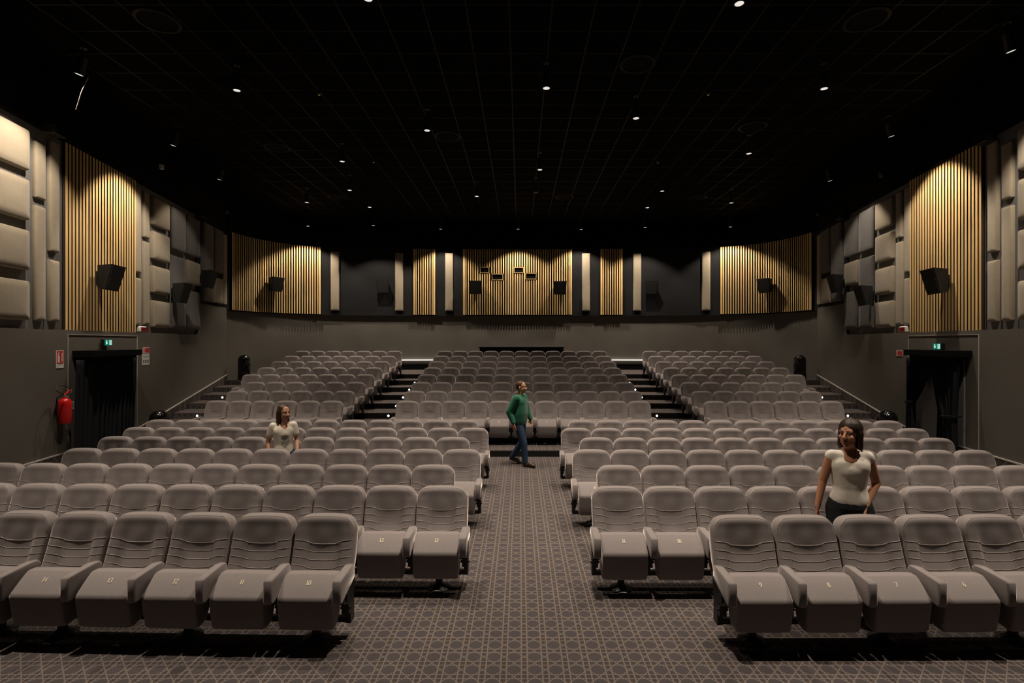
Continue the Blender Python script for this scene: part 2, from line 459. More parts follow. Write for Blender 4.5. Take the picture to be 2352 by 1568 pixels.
# ceiling
ce = MB()
cp = [(X0 - wd(YF), YF), (X0 - wd(17.9), 17.9)] + [(p.x, p.y) for p, n in rear_pts(0.2, RL[-1] - 0.2, -0.12, 0.6)] + [(X0 + wd(17.9), 17.9), (X0 + wd(YF), YF)]
a = [(x, y, CEIL + 0.03) for x, y in cp]; b_ = [(x, y, CEIL + 0.2) for x, y in cp]
ce.quadmesh([a, b_], close_u=True); ce.cap(a); ce.cap(b_, True)
ceil = S(obj('ceiling', ce, m_ceil), 'black tiled ceiling')
TX, TY, TP = -0.165, 7.516, 0.634
tile_me = MB().box(-TP / 2 + 0.014, TP / 2 - 0.014, -TP / 2 + 0.014, TP / 2 - 0.014, 0.0, 0.029).mesh('ceiling_tile', m_ceil)
cells = []
for j in range(-7, 20):
    y = TY + (j + 0.5) * TP
    for i in range(-18, 19):
        x = TX + (i + 0.5) * TP
        if abs(x - X0) < wd(y) - 1.15 and not (y > 17.2 and abs(x - X0) > 9.6 - (y - 17.2) * 0.75):
            cells.append((x, y))
def inview(c):
    u = VX + F * c[0] / c[1] if c[1] > 1 else -9999
    return c[1] > 6.9 and -60 < u < 2412
vis = sorted([c for c in cells if inview(c)], key=lambda c: c[0] ** 2 + c[1] ** 2)
near = vis[:300]; rest = [c for c in cells if c not in set(near)]
for x, y in near: link('ceiling_tile', tile_me, ceil, (x, y, CEIL))
mb = MB()
for x, y in rest: mb.box(x - TP / 2 + 0.014, x + TP / 2 - 0.014, y - TP / 2 + 0.014, y + TP / 2 - 0.014, CEIL, CEIL + 0.029)
tag(obj('ceiling_tiles_beyond', mb, m_ceil, ceil), kind='stuff')
cols = sorted(set(round((c[0] - TX) / TP - 0.5) for c in cells)); rws = sorted(set(round((c[1] - TY) / TP - 0.5) for c in cells))
for i in range(cols[0], cols[-1] + 2):
    ys = [c[1] for c in cells if abs(c[0] - (TX + (i - 0.5) * TP)) < 0.1 or abs(c[0] - (TX + (i + 0.5) * TP)) < 0.1]
    obj('ceiling_rail', MB().box(-0.012, 0.012, min(ys) - TP / 2, max(ys) + TP / 2, -0.002, 0.028), m_rail, ceil, (TX + i * TP, 0, CEIL))
for j in range(rws[0], rws[-1] + 2):
    xs = [c[0] for c in cells if abs(c[1] - (TY + (j - 0.5) * TP)) < 0.1 or abs(c[1] - (TY + (j + 0.5) * TP)) < 0.1]
    obj('ceiling_rail', MB().box(min(xs) - TP / 2, max(xs) + TP / 2, -0.010, 0.010, -0.001, 0.028), m_rail, ceil, (0, TY + j * TP, CEIL))

# ------------------------------------------------------------------ ceiling spots
LAMP_H = 4.5
body_me = MB().lathe([(0.0, 0.30), (0.066, 0.30), (0.070, 0.296), (0.070, 0.0), (0.060, 0.0), (0.059, 0.004), (0.059, 0.018), (0.0, 0.018)], 24).mesh('housing', m_metal, 40)
lens_me = MB().lathe([(0.0, 0.0), (0.050, 0.001), (0.058, 0.004), (0.058, 0.016), (0.0, 0.016)], 24).mesh('lens', m_lens)
lensoff_me = MB().lathe([(0.0, 0.0), (0.050, 0.001), (0.058, 0.004), (0.058, 0.016), (0.0, 0.016)], 24).mesh('lens', m_lensoff)
stem_me = MB().lathe([(0.012, 0.28), (0.012, 1.0)], 8).mesh('stem', m_metal)
def lamp(u, v, label, kind='down', tilt=0.0, az=0.0, power=None, size=None, blend=None, at=None):
    y = LAMP_H * F / (VY - v); x = (u - VX) / F * y; z = H + LAMP_H
    if at: x, y = at
    t = empty('ceiling_spot', (x, y, z))
    tag(t, label, 'ceiling light', 'cylindrical ceiling spots')
    rot = Matrix.Rotation(az, 4, 'Z') @ Matrix.Rotation(tilt, 4, 'X')      # tilt swings the mouth towards +y turned by az
    rot_e = rot.to_euler()
    hs = link('housing', body_me, t)
    hs.matrix_local = Matrix.Translation((0, 0, 0.3)) @ rot @ Matrix.Translation((0, 0, -0.3))
    ln = link('lens', lensoff_me if kind == 'off' else lens_me, hs)
    st = obj('stem', MB().lathe([(0.013, 0.285), (0.013, CEIL - z - 0.012), (0.055, CEIL - z - 0.012), (0.055, CEIL - z - 0.002)], 12), m_metal, t)
    if kind != 'off':
        ld = bpy.data.lights.new('spot', 'SPOT')
        ld.energy = power or {'down': P_DOWN * (0.34 if y > 12 else 1.0), 'wall': P_WALL, 'back': P_BACK}[kind]      # house spots over the raised section are dimmed
        ld.color = WARM; ld.shadow_soft_size = 0.06
        ld.spot_size = math.radians(size or {'down': 76, 'wall': 92, 'back': 108}[kind]); ld.spot_blend = blend or {'down': 1.0, 'wall': 0.4, 'back': 0.35}[kind]
        lo = bpy.data.objects.new('spot_light', ld); C.objects.link(lo); lo.parent = hs
        lo.location = (0, 0, -0.012)
    return t
R = math.radians
lamp(845, -2, 'ceiling spot cut by the top edge of the picture, left of centre')
lamp(1698, 9, 'ceiling spot at the top edge of the picture, right of centre')
lamp(544, 208, 'ceiling spot in the foreground left, beside the left round diffuser')
lamp(1255, 203, 'nearest ceiling spot above the centre aisle')
lamp(1893, 204, 'ceiling spot in the foreground right, below the right round diffuser')
lamp(981, 300, 'ceiling spot just left of a round diffuser, left of centre')
lamp(1461, 272, 'ceiling spot right of centre, below a round diffuser')
lamp(786, 371, 'ceiling spot right of the left round diffuser, third line from the front')
lamp(1720, 353, 'ceiling spot directly below the right middle round diffuser')
lamp(803, 437, 'ceiling spot above the left block of seats, just behind another spot')
lamp(1240, 390, 'middle ceiling spot above the raised centre block')
lamp(1521, 439, 'ceiling spot above the right stair aisle')
lamp(1095, 451, 'ceiling spot above the raised seats, left of the centre line')
lamp(705, 465, 'leftmost small ceiling spot far over the raised seats')
lamp(849, 476, 'far ceiling spot over the left stair aisle')
lamp(1680, 466, 'rightmost small ceiling spot far over the raised seats')
lamp(1487, 477, 'far ceiling spot over the right raised block')
lamp(1231, 442, 'unlit black ceiling spot near the centre line', 'off')
lamp(191, 172, 'tilted ceiling spot with a loose strap, nearest the left wall', 'wall', R(16), R(80))
lamp(405, 335, 'tilted ceiling spot lighting the left wooden slats', 'wall', R(16), R(80))
lamp(510, 413, 'tilted ceiling spot lighting the grey padded panels on the left', 'wall', R(16), R(80), power=P_WALL * 0.18)
lamp(2312, 119, 'tilted ceiling spot nearest the right wall, at the right edge', 'wall', R(16), R(-80))
lamp(2040, 314, 'tilted ceiling spot lighting the right wooden slats', 'wall', R(16), R(-80))
lamp(1901, 416, 'tilted ceiling spot lighting the padded panels on the right', 'wall', R(16), R(-80), power=P_WALL * 0.38)
for x_, y_ in ((-5.1, 4.55), (0.45, 4.55), (5.4, 4.55)):
    lamp(0, 0, 'ceiling spot over the front row, out of view, %s' % ('left' if x_ < -1 else 'right' if x_ > 1 else 'middle'), at=(x_, y_), power=P_DOWN * 1.3)
for u, v, wh in ((707, 519, 'left curved slats'), (857, 518, 'black board left of the narrow slats'), (1012, 526, 'pale strip left of the middle slats'),
                 (1190, 526, 'middle slats with the projection windows'), (1335, 527, 'pale strip right of the middle slats'), (1482, 522, 'black board right of the narrow slats, an added spot'), (1678, 521, 'right curved slats')):  # the spot for the right-hand black board is added to brighten that board
    lamp(u, v, 'rear ceiling spot lighting the ' + wh, 'back', R(3), 0)

# ------------------------------------------------------------------ seats
def sstep(a, b, x):
    t = max(0.0, min(1.0, (x - a) / (b - a))); return t * t * (3 - 2 * t)
def lerp_tab(tab, z):
    for (z0, y0), (z1, y1) in zip(tab, tab[1:]):
        if z <= z1: 
            t = max(0.0, (z - z0) / (z1 - z0)); return y0 + (y1 - y0) * t
    return tab[-1][1]
BT, BB, HW, CR = 0.995, 0.32, 0.2745, 0.125        # back top, bottom, half width, corner radius
PROF = [(0.30, -0.075), (0.40, -0.020), (0.50, 0.033), (0.60, 0.080), (0.70, 0.115), (0.80, 0.134), (0.90, 0.143), (1.0, 0.148)]
def half_w(z):
    zt = z - (BT - CR)
    wv = HW - 0.02 * sstep(0.6, 0.32, z)
    if zt <= 0: return wv
    q = min(1.0, zt / CR)
    return wv - CR + CR * max(0.0, 1 - q ** 2.2) ** (1 / 2.2)
def crown(x): return -0.022 * (x / HW) ** 2
def y_front(x, z):
    a = abs(x)
    y = lerp_tab(PROF, z)
    body = sstep(0.96, 0.86, z)
    y -= 0.036 * sstep(0.115, 0.185, a) * body * (0.30 + 0.70 * sstep(0.92, 0.66, z))
    y += 0.001 * body * sstep(0.34, 0.5, z)                         # the face lies behind the top roll
    y -= 0.014 * math.exp(-((z - 0.80) / 0.085) ** 2) * math.exp(-(x / 0.085) ** 2)   # head pillow
    y -= 0.016 * math.exp(-((z - 0.56) / 0.09) ** 2) * math.exp(-(x / 0.11) ** 2)     # lumbar
    return y
def back_mesh():
    nx, nz = 22, 28
    zs = [BB + (BT - BB) * (1 - (1 - i / nz) ** 1.7) for i in range(nz + 1)]
    fr = []; bk = []
    for z in zs:
        hw = max(half_w(z), 0.13 if z > BT - 1e-6 else half_w(z))
        rf = []; rb = []
        for j in range(nx + 1):
            s_ = -1 + 2 * j / nx
            s_ = math.copysign(1 - (1 - abs(s_)) ** 1.3, s_) if s_ else 0.0
            x = hw * s_
            zc = z + crown(x) * sstep(0.7, BT, z)
            e = min((hw - abs(x)) * 1.9, (BT - z) * 1.0)
            rnd = 0.052 * (1 - math.sqrt(max(0.0, 1 - (1 - min(1, max(0, e) / 0.052)) ** 2)))
            rf.append((x, y_front(x, z) + rnd, zc))
            yb = lerp_tab(PROF, z) + 0.112 - 0.030 * (1 - min(1, max(0, e) / 0.045)) ** 2
            rb.append((x, yb, zc))
        fr.append(rf); bk.append(rb)
    mb = MB(); mb.quadmesh(fr); mb.quadmesh(bk)
    mb.quadmesh([[r[0] for r in fr], [r[0] for r in bk]]); mb.quadmesh([[r[-1] for r in fr], [r[-1] for r in bk]])
    mb.quadmesh([fr[-1], bk[-1]]); mb.quadmesh([fr[0], bk[0]])
    return mb.mesh('backrest', m_seat, 50)
def seam_mesh():
    mb = MB()
    for zc in (0.755, 0.688, 0.624, 0.562):
        pts = []
        for j in range(25):
            x = -0.262 + 0.524 * j / 24
            z = zc + 0.032 * sstep(0.10, 0.185, abs(x)) + 0.006 * sstep(0.18, 0.26, abs(x))
            pts.append((x, y_front(x, z) - 0.0004 + (0.008 if j in (0, 24) else 0), z))
        mb.tube(pts, 0.0027, 5)
    pts = []                                                        # edge piping under the top roll
    for j in range(41):
        an = PI * j / 40
        z = BT - 0.028 - 0.25 * (1 - math.sin(an) ** 0.35)
        hw = half_w(z) - 0.012
    out = [z_ for z_ in [0.84 + (BT - 0.012 - 0.84) * k / 14 for k in range(15)]]
    left = [(-(half_w(z_) - 0.014), z_) for z_ in out]
    right = [(half_w(z_) - 0.014, z_) for z_ in reversed(out)]
    mid = [(left[-1][0] + (right[0][0] - left[-1][0]) * k / 9, out[-1]) for k in range(1, 9)]
    for x, z in left + mid + right:
        pts.append((x, y_front(x, z) + 0.052 * (1 - math.sqrt(1 - (1 - min(1, min((half_w(z) - abs(x)) * 1.9, BT - z) / 0.052)) ** 2)) - 0.001, z + crown(x) * sstep(0.7, BT, z)))
    mb.tube(pts, 0.0014, 5)
    return mb.mesh('seam', m_seam, True)
def cushion_mesh():
    prof = [(-0.03, 0.615), (-0.06, 0.632), (-0.115, 0.634), (-0.135, 0.625), (-0.20, 0.570), (-0.270, 0.508), (-0.286, 0.488), (-0.285, 0.462), (-0.268, 0.34),
            (-0.252, 0.240), (-0.236, 0.219), (-0.20, 0.213), (-0.13, 0.225), (-0.09, 0.30), (-0.05, 0.45), (-0.025, 0.58)]
    cy = sum(p[0] for p in prof) / len(prof); cz = sum(p[1] for p in prof) / len(prof)
    rows = []
    for x, k in ((-0.226, 0.80), (-0.2245, 0.90), (-0.219, 0.96), (-0.208, 0.992), (-0.19, 1.0), (-0.1, 1.006), (0, 1.008), (0.1, 1.006), (0.19, 1.0), (0.208, 0.992), (0.219, 0.96), (0.2245, 0.90), (0.226, 0.80)):
        row = []
        for i, (y, z) in enumerate(prof):
            kk = k
            if 0.185 < abs(x) < 0.222 and 3 <= i <= 6: kk -= 0.010 * (1 if i % 2 else -0.5)   # gathered fabric
            row.append((x, cy + (y - cy) * kk, cz + (z - cz) * kk))
        rows.append(row)
    mb = MB(); mb.quadmesh(rows, close_u=True); mb.cap(rows[0]); mb.cap(rows[-1], True)
    return mb.mesh('seat', m_seat, 60)
def arm_mesh():
    prof = [(-0.315, 0.645), (-0.300, 0.658), (-0.22, 0.664), (-0.06, 0.672), (0.0, 0.668), (0.025, 0.64), (0.030, 0.58), (0.025, 0.545), (-0.10, 0.505), (-0.285, 0.455), (-0.305, 0.458), (-0.316, 0.475)]
    cy = sum(p[0] for p in prof) / len(prof); cz = sum(p[1] for p in prof) / len(prof)
    rows = []
    for x, k in ((-0.036, 0.93), (-0.032, 0.975), (-0.024, 1.0), (0.024, 1.0), (0.032, 0.975), (0.036, 0.93)):
        rows.append([(x, cy + (y - cy) * k, cz + (z - cz) * (1 - (1 - k) * 1.6)) for y, z in prof])
    mb = MB(); mb.quadmesh(rows, close_u=True); mb.cap(rows[0]); mb.cap(rows[-1], True)
    return mb.mesh('armrest', m_seat, 45)
def standard_mesh():                                                # black bracket and hinge below an armrest
    mb = MB()
    mb.prism_x([(-0.215, 0.47), (0.05, 0.54), (0.075, 0.54), (0.04, 0.36), (0.045, 0.14), (-0.045, 0.14), (-0.05, 0.30), (-0.155, 0.36), (-0.215, 0.385)], -0.022, 0.022)
    mb.box(-0.034, 0.034, -0.165, -0.065, 0.385, 0.455)
    mb.box(-0.030, 0.030, -0.115, -0.065, 0.25, 0.34)
    mb.tube([(-0.045, -0.095, 0.30), (0.045, -0.095, 0.30)], 0.014, 8)
    mb.tube([(-0.040, -0.135, 0.345), (0.040, -0.135, 0.345)], 0.010, 8)
    return mb.mesh('bracket', m_metal)
def post_mesh():
    mb = MB().lathe([(0.118, 0.001), (0.118, 0.008), (0.100, 0.016), (0.055, 0.030), (0.038, 0.055), (0.034, 0.10), (0.034, 0.15)], 20)
    for k in range(4):
        an = PI / 4 + k * PI / 2
        mb.lathe([(0.009, 0.008), (0.009, 0.020), (0.0, 0.022)], 8, 0.098 * math.cos(an), 0.098 * math.sin(an))
    return mb.mesh('pedestal', m_metal, 40)
PITCH = 0.557
SM = dict(back=back_mesh(), seam=seam_mesh(), seat=cushion_mesh(), arm=arm_mesh(), std=standard_mesh(), post=post_mesh(),
          beam=MB().bbox(-PITCH / 2 + 0.001, PITCH / 2 - 0.001, 0.0, 0.05, 0.118, 0.165, 0.008).mesh('beam', m_metal))

# seat numerals: stroked old-style figures (centre line, half width)
def arc(cx, cy, rx, ry, a0, a1, n=14):
    return [(cx + rx * math.cos(R(a0 + (a1 - a0) * i / n)), cy + ry * math.sin(R(a0 + (a1 - a0) * i / n))) for i in range(n + 1)]
DIG = {
    '0': [arc(0.28, 0.5, 0.22, 0.46, 0, 360, 24)],
    '1': [[(0.10, 0.84), (0.28, 0.96), (0.28, 0.05)], [(0.10, 0.04), (0.46, 0.04)]],
    '2': [arc(0.28, 0.72, 0.21, 0.24, 165, -25, 12) + [(0.36, 0.46), (0.08, 0.06)], [(0.08, 0.05), (0.50, 0.05), (0.52, 0.18)]],
    '3': [arc(0.27, 0.75, 0.19, 0.21, 160, -80, 12), arc(0.27, 0.29, 0.22, 0.26, 85, -160, 14)],
    '4': [[(0.42, 0.04), (0.42, 0.96), (0.04, 0.30), (0.56, 0.30)], [(0.30, 0.04), (0.54, 0.04)]],
    '5': [[(0.48, 0.95), (0.14, 0.95), (0.11, 0.55)] + arc(0.27, 0.32, 0.22, 0.27, 130, -160, 16)],
    '6': [[(0.46, 0.94)] + arc(0.36, 0.42, 0.30, 0.50, 100, 175, 8), arc(0.28, 0.30, 0.21, 0.26, 0, 360, 20)],
    '7': [[(0.06, 0.78), (0.07, 0.94), (0.52, 0.94), (0.22, 0.04)]],
    '8': [arc(0.28, 0.74, 0.17, 0.21, 0, 360, 20), arc(0.28, 0.28, 0.22, 0.24, 0, 360, 20)],
    '9': [[(0.10, 0.06)] + arc(0.20, 0.58, 0.30, 0.50, -80, 0, 8), arc(0.28, 0.70, 0.21, 0.26, 0, 360, 20)],
}
def ribbon(mb, pts, hw, tf):
    L = []; Rr = []
    n = len(pts)
    for i in range(n):
        x0, y0 = pts[max(0, i - 1)]; x1, y1 = pts[min(n - 1, i + 1)]
        dx, dy = x1 - x0, y1 - y0; q = math.hypot(dx, dy) or 1
        nx, ny = -dy / q, dx / q
        k = hw * (0.55 + 0.75 * abs(nx))                           # thick verticals, thin horizontals
        L.append((pts[i][0] + nx * k, pts[i][1] + ny * k)); Rr.append((pts[i][0] - nx * k, pts[i][1] - ny * k))
    mb.quadmesh([[tf(*p) for p in L], [tf(*p) for p in Rr]])
NUMS = {}
def number_mesh(s_, hgt=0.040):
    if s_ in NUMS: return NUMS[s_]
    wsum = sum(0.42 if c == '1' else 0.60 for c in s_)
    mb = MB(); x = -wsum / 2
    ya, za, yb, zb = -0.140, 0.622, -0.262, 0.520                    # upper front face of the cushion
    q = math.hypot(yb - ya, zb - za); dy, dz = (yb - ya) / q, (zb - za) / q
    ny, nz = dz, -dy
    c0 = 0.040
    for c in s_:
        for st in DIG[c]:
            off = x + (-0.07 if c == '1' else 0.02)
            ribbon(mb, st, 0.055, lambda px, py: ((px + off) * hgt, ya + dy * (c0 + (1 - py) * hgt) + ny * 0.0035, za + dz * (c0 + (1 - py) * hgt) + nz * 0.0035))
        x += 0.42 if c == '1' else 0.60
    me = mb.mesh('seat_number', m_gold)
    NUMS[s_] = me
    return me

def seat(x, y, z, rz, arms, post, label, group, number=None):
    t = empty('cinema_seat', (x, y, z), rz)
    tag(t, label, 'seat', group)
    b = link('backrest', SM['back'], t); link('seam', SM['seam'], b)
    c = link('seat', SM['seat'], t, (0, 0, -0.035))
    if number: tag(link('seat_number', number_mesh(number), c), 'pale stitched number %s' % number)
    for sg in arms:
        link('armrest', SM['arm'], t, (sg * PITCH / 2, 0, -0.035)); link('bracket', SM['std'], t, (sg * PITCH / 2, 0, 0))
    link('beam', SM['beam'], t)
    if post: link('pedestal', SM['post'], t, (0, -0.03, 0))
    return t
STUFF = []
def stuff_seat(x, y, z, arms): STUFF.append((x, y, z, arms))

BACK_Y = 0.25
#        depth of back top, left edge x, seats left, right edge x, seats right, curve, first number left / right
ROWS = [('front row', 4.67, -1.475, 6, 1.70, 6, 0.0030, 10, 9),
        ('second row', 5.60, -0.565, 10, 0.765, 10, 0.0015, 12, 11),
        ('third row', 6.55, -0.83, 11, 0.965, 11, 0.0008, None, None),
        ('fourth row', 7.50, -0.575, 11, 0.755, 11, 0.0004, 12, 11),
        ('fifth row', 8.44, -0.828, 11, 0.968, 11, 0.0003, None, None),
        ('sixth row', 9.37, -0.58, 12, 0.74, 12, 0.0002, 12, 11),
        ('seventh row', 10.30, -0.84, 12, 0.955, 12, 0.0001, None, None)]
for rn, yb, xl, nl, xr, nr, cv, num_l, num_r in ROWS:
    for sg, xe, n, num in ((-1, xl, nl, num_l), (1, xr, nr, num_r)):
        pitch = (0.558 if sg < 0 else 0.551) if yb > 7 else (0.562 if yb < 5 else PITCH)
        for i in range(n):
            x = xe + sg * (i + 0.5) * pitch
            y = yb - BACK_Y + cv * (x - X0) ** 2 - 0.0105 * (x - X0)
            rz = math.atan(2 * cv * (x - X0) - 0.0105)
            arms = [-sg] + ([sg] if i == n - 1 else [])
            nm = None
            if num is not None: nm = str(num - i * sg) if num - i * sg > 0 else None
            lab = 'grey seat in the %s from the front, %s block, %s from the centre aisle' % (rn.replace('front row', 'first row'), 'left' if sg < 0 else 'right', ORD[i + 1])
            if rn in ('front row', 'second row') and nm: lab = 'grey seat numbered %s in the %s, %s to the %s of the aisle' % (nm, rn, ORD[i + 1], 'left' if sg < 0 else 'right')
            seat(x, y, 0, rz, arms, i % 2 == 0 or i == n - 1, lab, 'grey cinema seats', nm)
UROWS = ['front row', 'second row', 'third row', 'fourth row', 'fifth row', 'sixth row', 'row before last', 'last row']
for k in range(8):
    y = 12.45 + 0.88 * k - BACK_Y; z = ZK(k)
    nside = 6 if k < 3 else 7
    for blk, x_left, n in (('left', -4.30 - nside * PITCH, nside), ('middle', -3.02, 11), ('right', 4.42, nside)):
        for i in range(n):
            pit = 0.561 if blk == 'middle' else PITCH
            x = x_left + (i + 0.5) * pit
            arms = [-1] + ([1] if i == n - 1 else [])
            y = 12.45 + 0.88 * k - BACK_Y - 0.008 * (x - X0)
            if k == 7 or (k == 6 and blk != 'middle'):
                STUFF.append((x, y, z, arms, i % 2 == 0)); continue
            num = None
            if k == 0:
                num = str({'left': 23, 'middle': 17, 'right': 6}[blk] - i)
            idx = (n - i) if blk == 'left' else (i + 1)
            ref = 'from the left stairs' if blk in ('left', 'middle') else 'from the right stairs'
            seat(x, y, z, -0.008, arms, i % 2 == 0 or i == n - 1, 'grey seat in the raised section, %s, %s block, %s %s' % (UROWS[k], blk, ORD[idx], ref), 'grey cinema seats', num)
# the farthest, smallest seats together
bm = bmesh.new()
for x, y, z, arms, post in STUFF:
    parts = [(SM['back'], 0), (SM['seat'], 0), (SM['beam'], 0)] + [(SM['arm'], s_) for s_ in arms] + [(SM['std'], s_) for s_ in arms] + ([(SM['post'], 0)] if post else [])
    for me, s_ in parts:
        n0 = len(bm.verts); f0 = len(bm.faces)
        bm.from_mesh(me)
        bm.verts.ensure_lookup_table(); bm.faces.ensure_lookup_table()
        off = Vector((x + s_ * PITCH / 2, y, z - (0.035 if me in (SM['seat'], SM['arm']) else 0)))
        for v in bm.verts[n0:]: v.co += off
        mi = 0 if me in (SM['back'], SM['seat'], SM['arm']) else 1
        for f in bm.faces[f0:]: f.material_index = mi
me = bpy.data.meshes.new('distant_seats'); bm.to_mesh(me); bm.free()
me.materials.append(m_seat); me.materials.append(m_metal)
tag(link('distant_seats', me), 'rows of small grey seats along the very back', 'seats', None, 'stuff')

# ------------------------------------------------------------------ wall panels
def pillow(w_, h_, d, r=0.035, bulge=1.0):
    loops = [(0.004, 0.0), (0.0, d * 0.25), (0.0, d * 0.62), (0.007, d * 0.82), (0.022, d * 0.94), (min(w_, h_) * 0.18, d * (0.97 + 0.04 * bulge)), (min(w_, h_) * 0.36, d * (0.98 + 0.10 * bulge))]
    rows = []
    for ins, dep in loops:
        a, b_ = w_ / 2 - ins, h_ / 2 - ins
        q = max(0.002, min(r * (1 if ins < 0.03 else 0.6), a * 0.98, b_ * 0.98)); ring = []
        for cx, cz, st in ((a - q, b_ - q, 0), (-a + q, b_ - q, 1), (-a + q, -b_ + q, 2), (a - q, -b_ + q, 3)):
            for k in range(4):
                an = st * PI / 2 + k * PI / 6
                ring.append((cx + q * math.cos(an), -dep, cz + q * math.sin(an)))
        rows.append(ring)
    mb = MB(); mb.quadmesh(rows, close_u=True); mb.cap(rows[0]); mb.cap(rows[-1], True)
    return mb
PC = {}
def pillow_me(w_, h_, d, m, r):
    key = (round(w_, 2), round(h_, 2), d, m.name)
    if key not in PC: PC[key] = pillow(key[0], key[1], d, r).mesh('acoustic_panel', m, 60)
    return PC[key]
def side_panel(side, ya, yb, z0, z1, m, d, label, off=None, r=0.035):
    if off is None: off = -0.10 if (ya + yb) / 2 < 15.69 else 0.0
    ym = (ya + yb) / 2; wlen = (yb - ya) * WQ
    p, rz, n = wall_frame(side, ym, off)
    o = link('acoustic_panel', pillow_me(wlen, z1 - z0, d, m, r), None, (p.x, p.y, (z0 + z1) / 2), rz)
    return tag(o, label, 'wall panel', 'padded acoustic panels')
for side in (-1, 1):
    sn = 'left' if side < 0 else 'right'
    def col(ul0, ul1): return wall_hit_off(ul0, -0.03), wall_hit_off(ul1, -0.03)       # columns are measured on the left wall, the right one mirrors it
    SQ = [(5.575, 6.285), (4.70, 5.405), (3.82, 4.52), (2.935, 3.63)]
    y0, y1 = wall_hit(70) - 0.82, wall_hit(70)
    for q, (a, b_) in enumerate(SQ): side_panel(side, y0, y1, a, b_, m_beige, 0.11, 'wide beige cushion panel at the %s picture edge, %s from the top' % (sn, ORD[q + 1]))
    cols_n = [('outer', 84, 107, [(329, 457), (475, 736)]), ('inner', 117, 139, [(327, 579), (599, 738)])]
    for nm, ua, ub, pcs in cols_n:
        ya, yb = col(ua, ub)
        for q, (va, vb) in enumerate(pcs):
            side_panel(side, ya, yb, zat(vb, (ya + yb) / 2), zat(va, (ya + yb) / 2), m_beige, 0.07, '%s narrow beige strip on the %s wall, in front of the slats, %s column' % ('upper' if q == 0 else 'lower', sn, nm), r=0.012)
    cols_f = [('next to the slats', 313.5, 326, [(431, 626), (639, 746)]), ('next to the square cushions', 332, 345, [(442, 546), (556, 745)])]
    for nm, ua, ub, pcs in cols_f:
        ya, yb = col(ua, ub)
        for q, (va, vb) in enumerate(pcs):
            side_panel(side, ya, yb, zat(vb, (ya + yb) / 2), zat(va, (ya + yb) / 2), m_beige, 0.07, '%s narrow beige strip on the %s wall, behind the slats, %s' % ('upper' if q == 0 else 'lower', sn, nm), r=0.012)
    ya, yb = col(351, 388)
    for q, (a, b_) in enumerate(SQ): side_panel(side, ya, yb, a, b_, m_beige, 0.11, 'square beige cushion on the %s wall behind the slats, %s from the top' % (sn, ORD[q + 1]))
    ya, yb = col(392, 425)
    side_panel(side, ya, yb, 5.13, 6.29, m_greyf, 0.11, 'upper tall grey cushion beside the beige squares on the %s wall' % sn)
    side_panel(side, ya, yb, 2.935, 4.95, m_greyf, 0.11, 'lower tall grey cushion behind the grey-side speaker, %s wall' % sn)
    ya, yb = col(428, 458)
    side_panel(side, ya, yb, 5.14, 6.29, m_greyf, 0.11, 'upper grey cushion in the rearmost lit column, %s wall' % sn)
    side_panel(side, ya, yb, 4.27, 4.97, m_beige, 0.11, 'lone beige cushion between two grey ones, %s wall' % sn)
    side_panel(side, ya, yb, 2.935, 4.08, m_greyf, 0.11, 'lower grey cushion in the rearmost lit column, %s wall' % sn)
    def rcol(a_, b2): return wall_hit_off(a_, 0.05), wall_hit_off(b2, 0.05)
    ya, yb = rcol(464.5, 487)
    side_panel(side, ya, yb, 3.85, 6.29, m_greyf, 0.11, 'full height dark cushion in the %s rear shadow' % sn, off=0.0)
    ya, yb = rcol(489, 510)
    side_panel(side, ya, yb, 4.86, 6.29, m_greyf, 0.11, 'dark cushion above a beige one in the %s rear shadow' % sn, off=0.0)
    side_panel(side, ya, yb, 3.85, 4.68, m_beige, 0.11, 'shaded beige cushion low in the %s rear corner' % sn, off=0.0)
    ya, yb = rcol(513, 521)
    side_panel(side, ya, yb, 3.85, 6.25, m_beige, 0.07, 'shaded narrow beige strip beside the %s curved slats' % sn, off=0.0, r=0.012)

# vertical wooden slats
SLAT_D = 0.045
SC = {}
def slat_me(w_, h_):
    key = (round(w_, 3), round(h_, 3))
    if key not in SC:
        me = MB().bbox(-w_ / 2, w_ / 2, -SLAT_D, 0, 0, h_, 0.003).mesh('slat', wood); me.materials.append(m_slatedge)
        for f in me.polygons:
            if abs(f.normal.x) > 0.9: f.material_index = 1       # veneered face, dark core at the flanks
        SC[key] = me
    return SC[key]
for side in (-1, 1):
    y0, y1 = sorted((wall_hit_off(150, -0.04), wall_hit_off(311.5, -0.04)))
    p, rz, n = wall_frame(side, (y0 + y1) / 2, -0.10)
    wl = (y1 - y0) * WQ
    t = tag(empty('slat_panel', (p.x, p.y, 2.792), rz), 'tall panel of pale wooden slats over the %s doorway' % ('left' if side < 0 else 'right'), 'slat panel', 'wooden slat panels')
    obj('backing', MB().box(-wl / 2, wl / 2, -0.02, 0.0, 0, 3.66), m_slatback, t)
    N = 24
    for i in range(N):
        x = -wl / 2 + 0.03 + (wl - 0.06) * i / (N - 1)
        link('slat', slat_me(0.064, 3.66), t, (x, -0.02, 0))
wins = [(1102.7, 1123.7, 613.4, 626.5), (1129.8, 1155.5, 628.6, 642.8), (1180.5, 1202.7, 613.4, 626.5), (1207, 1232, 626.7, 641)]
def zr(v, s_):
    p, r, n = rear_frame(s_, 0.1); return H + (VY - v) * p.y / F
WIN = []
for ua, ub, va, vb in wins:
    sa, sb = rear_s(ua), rear_s(ub)
    WIN.append((sa, sb, zr(vb, sa), zr(va, sa)))
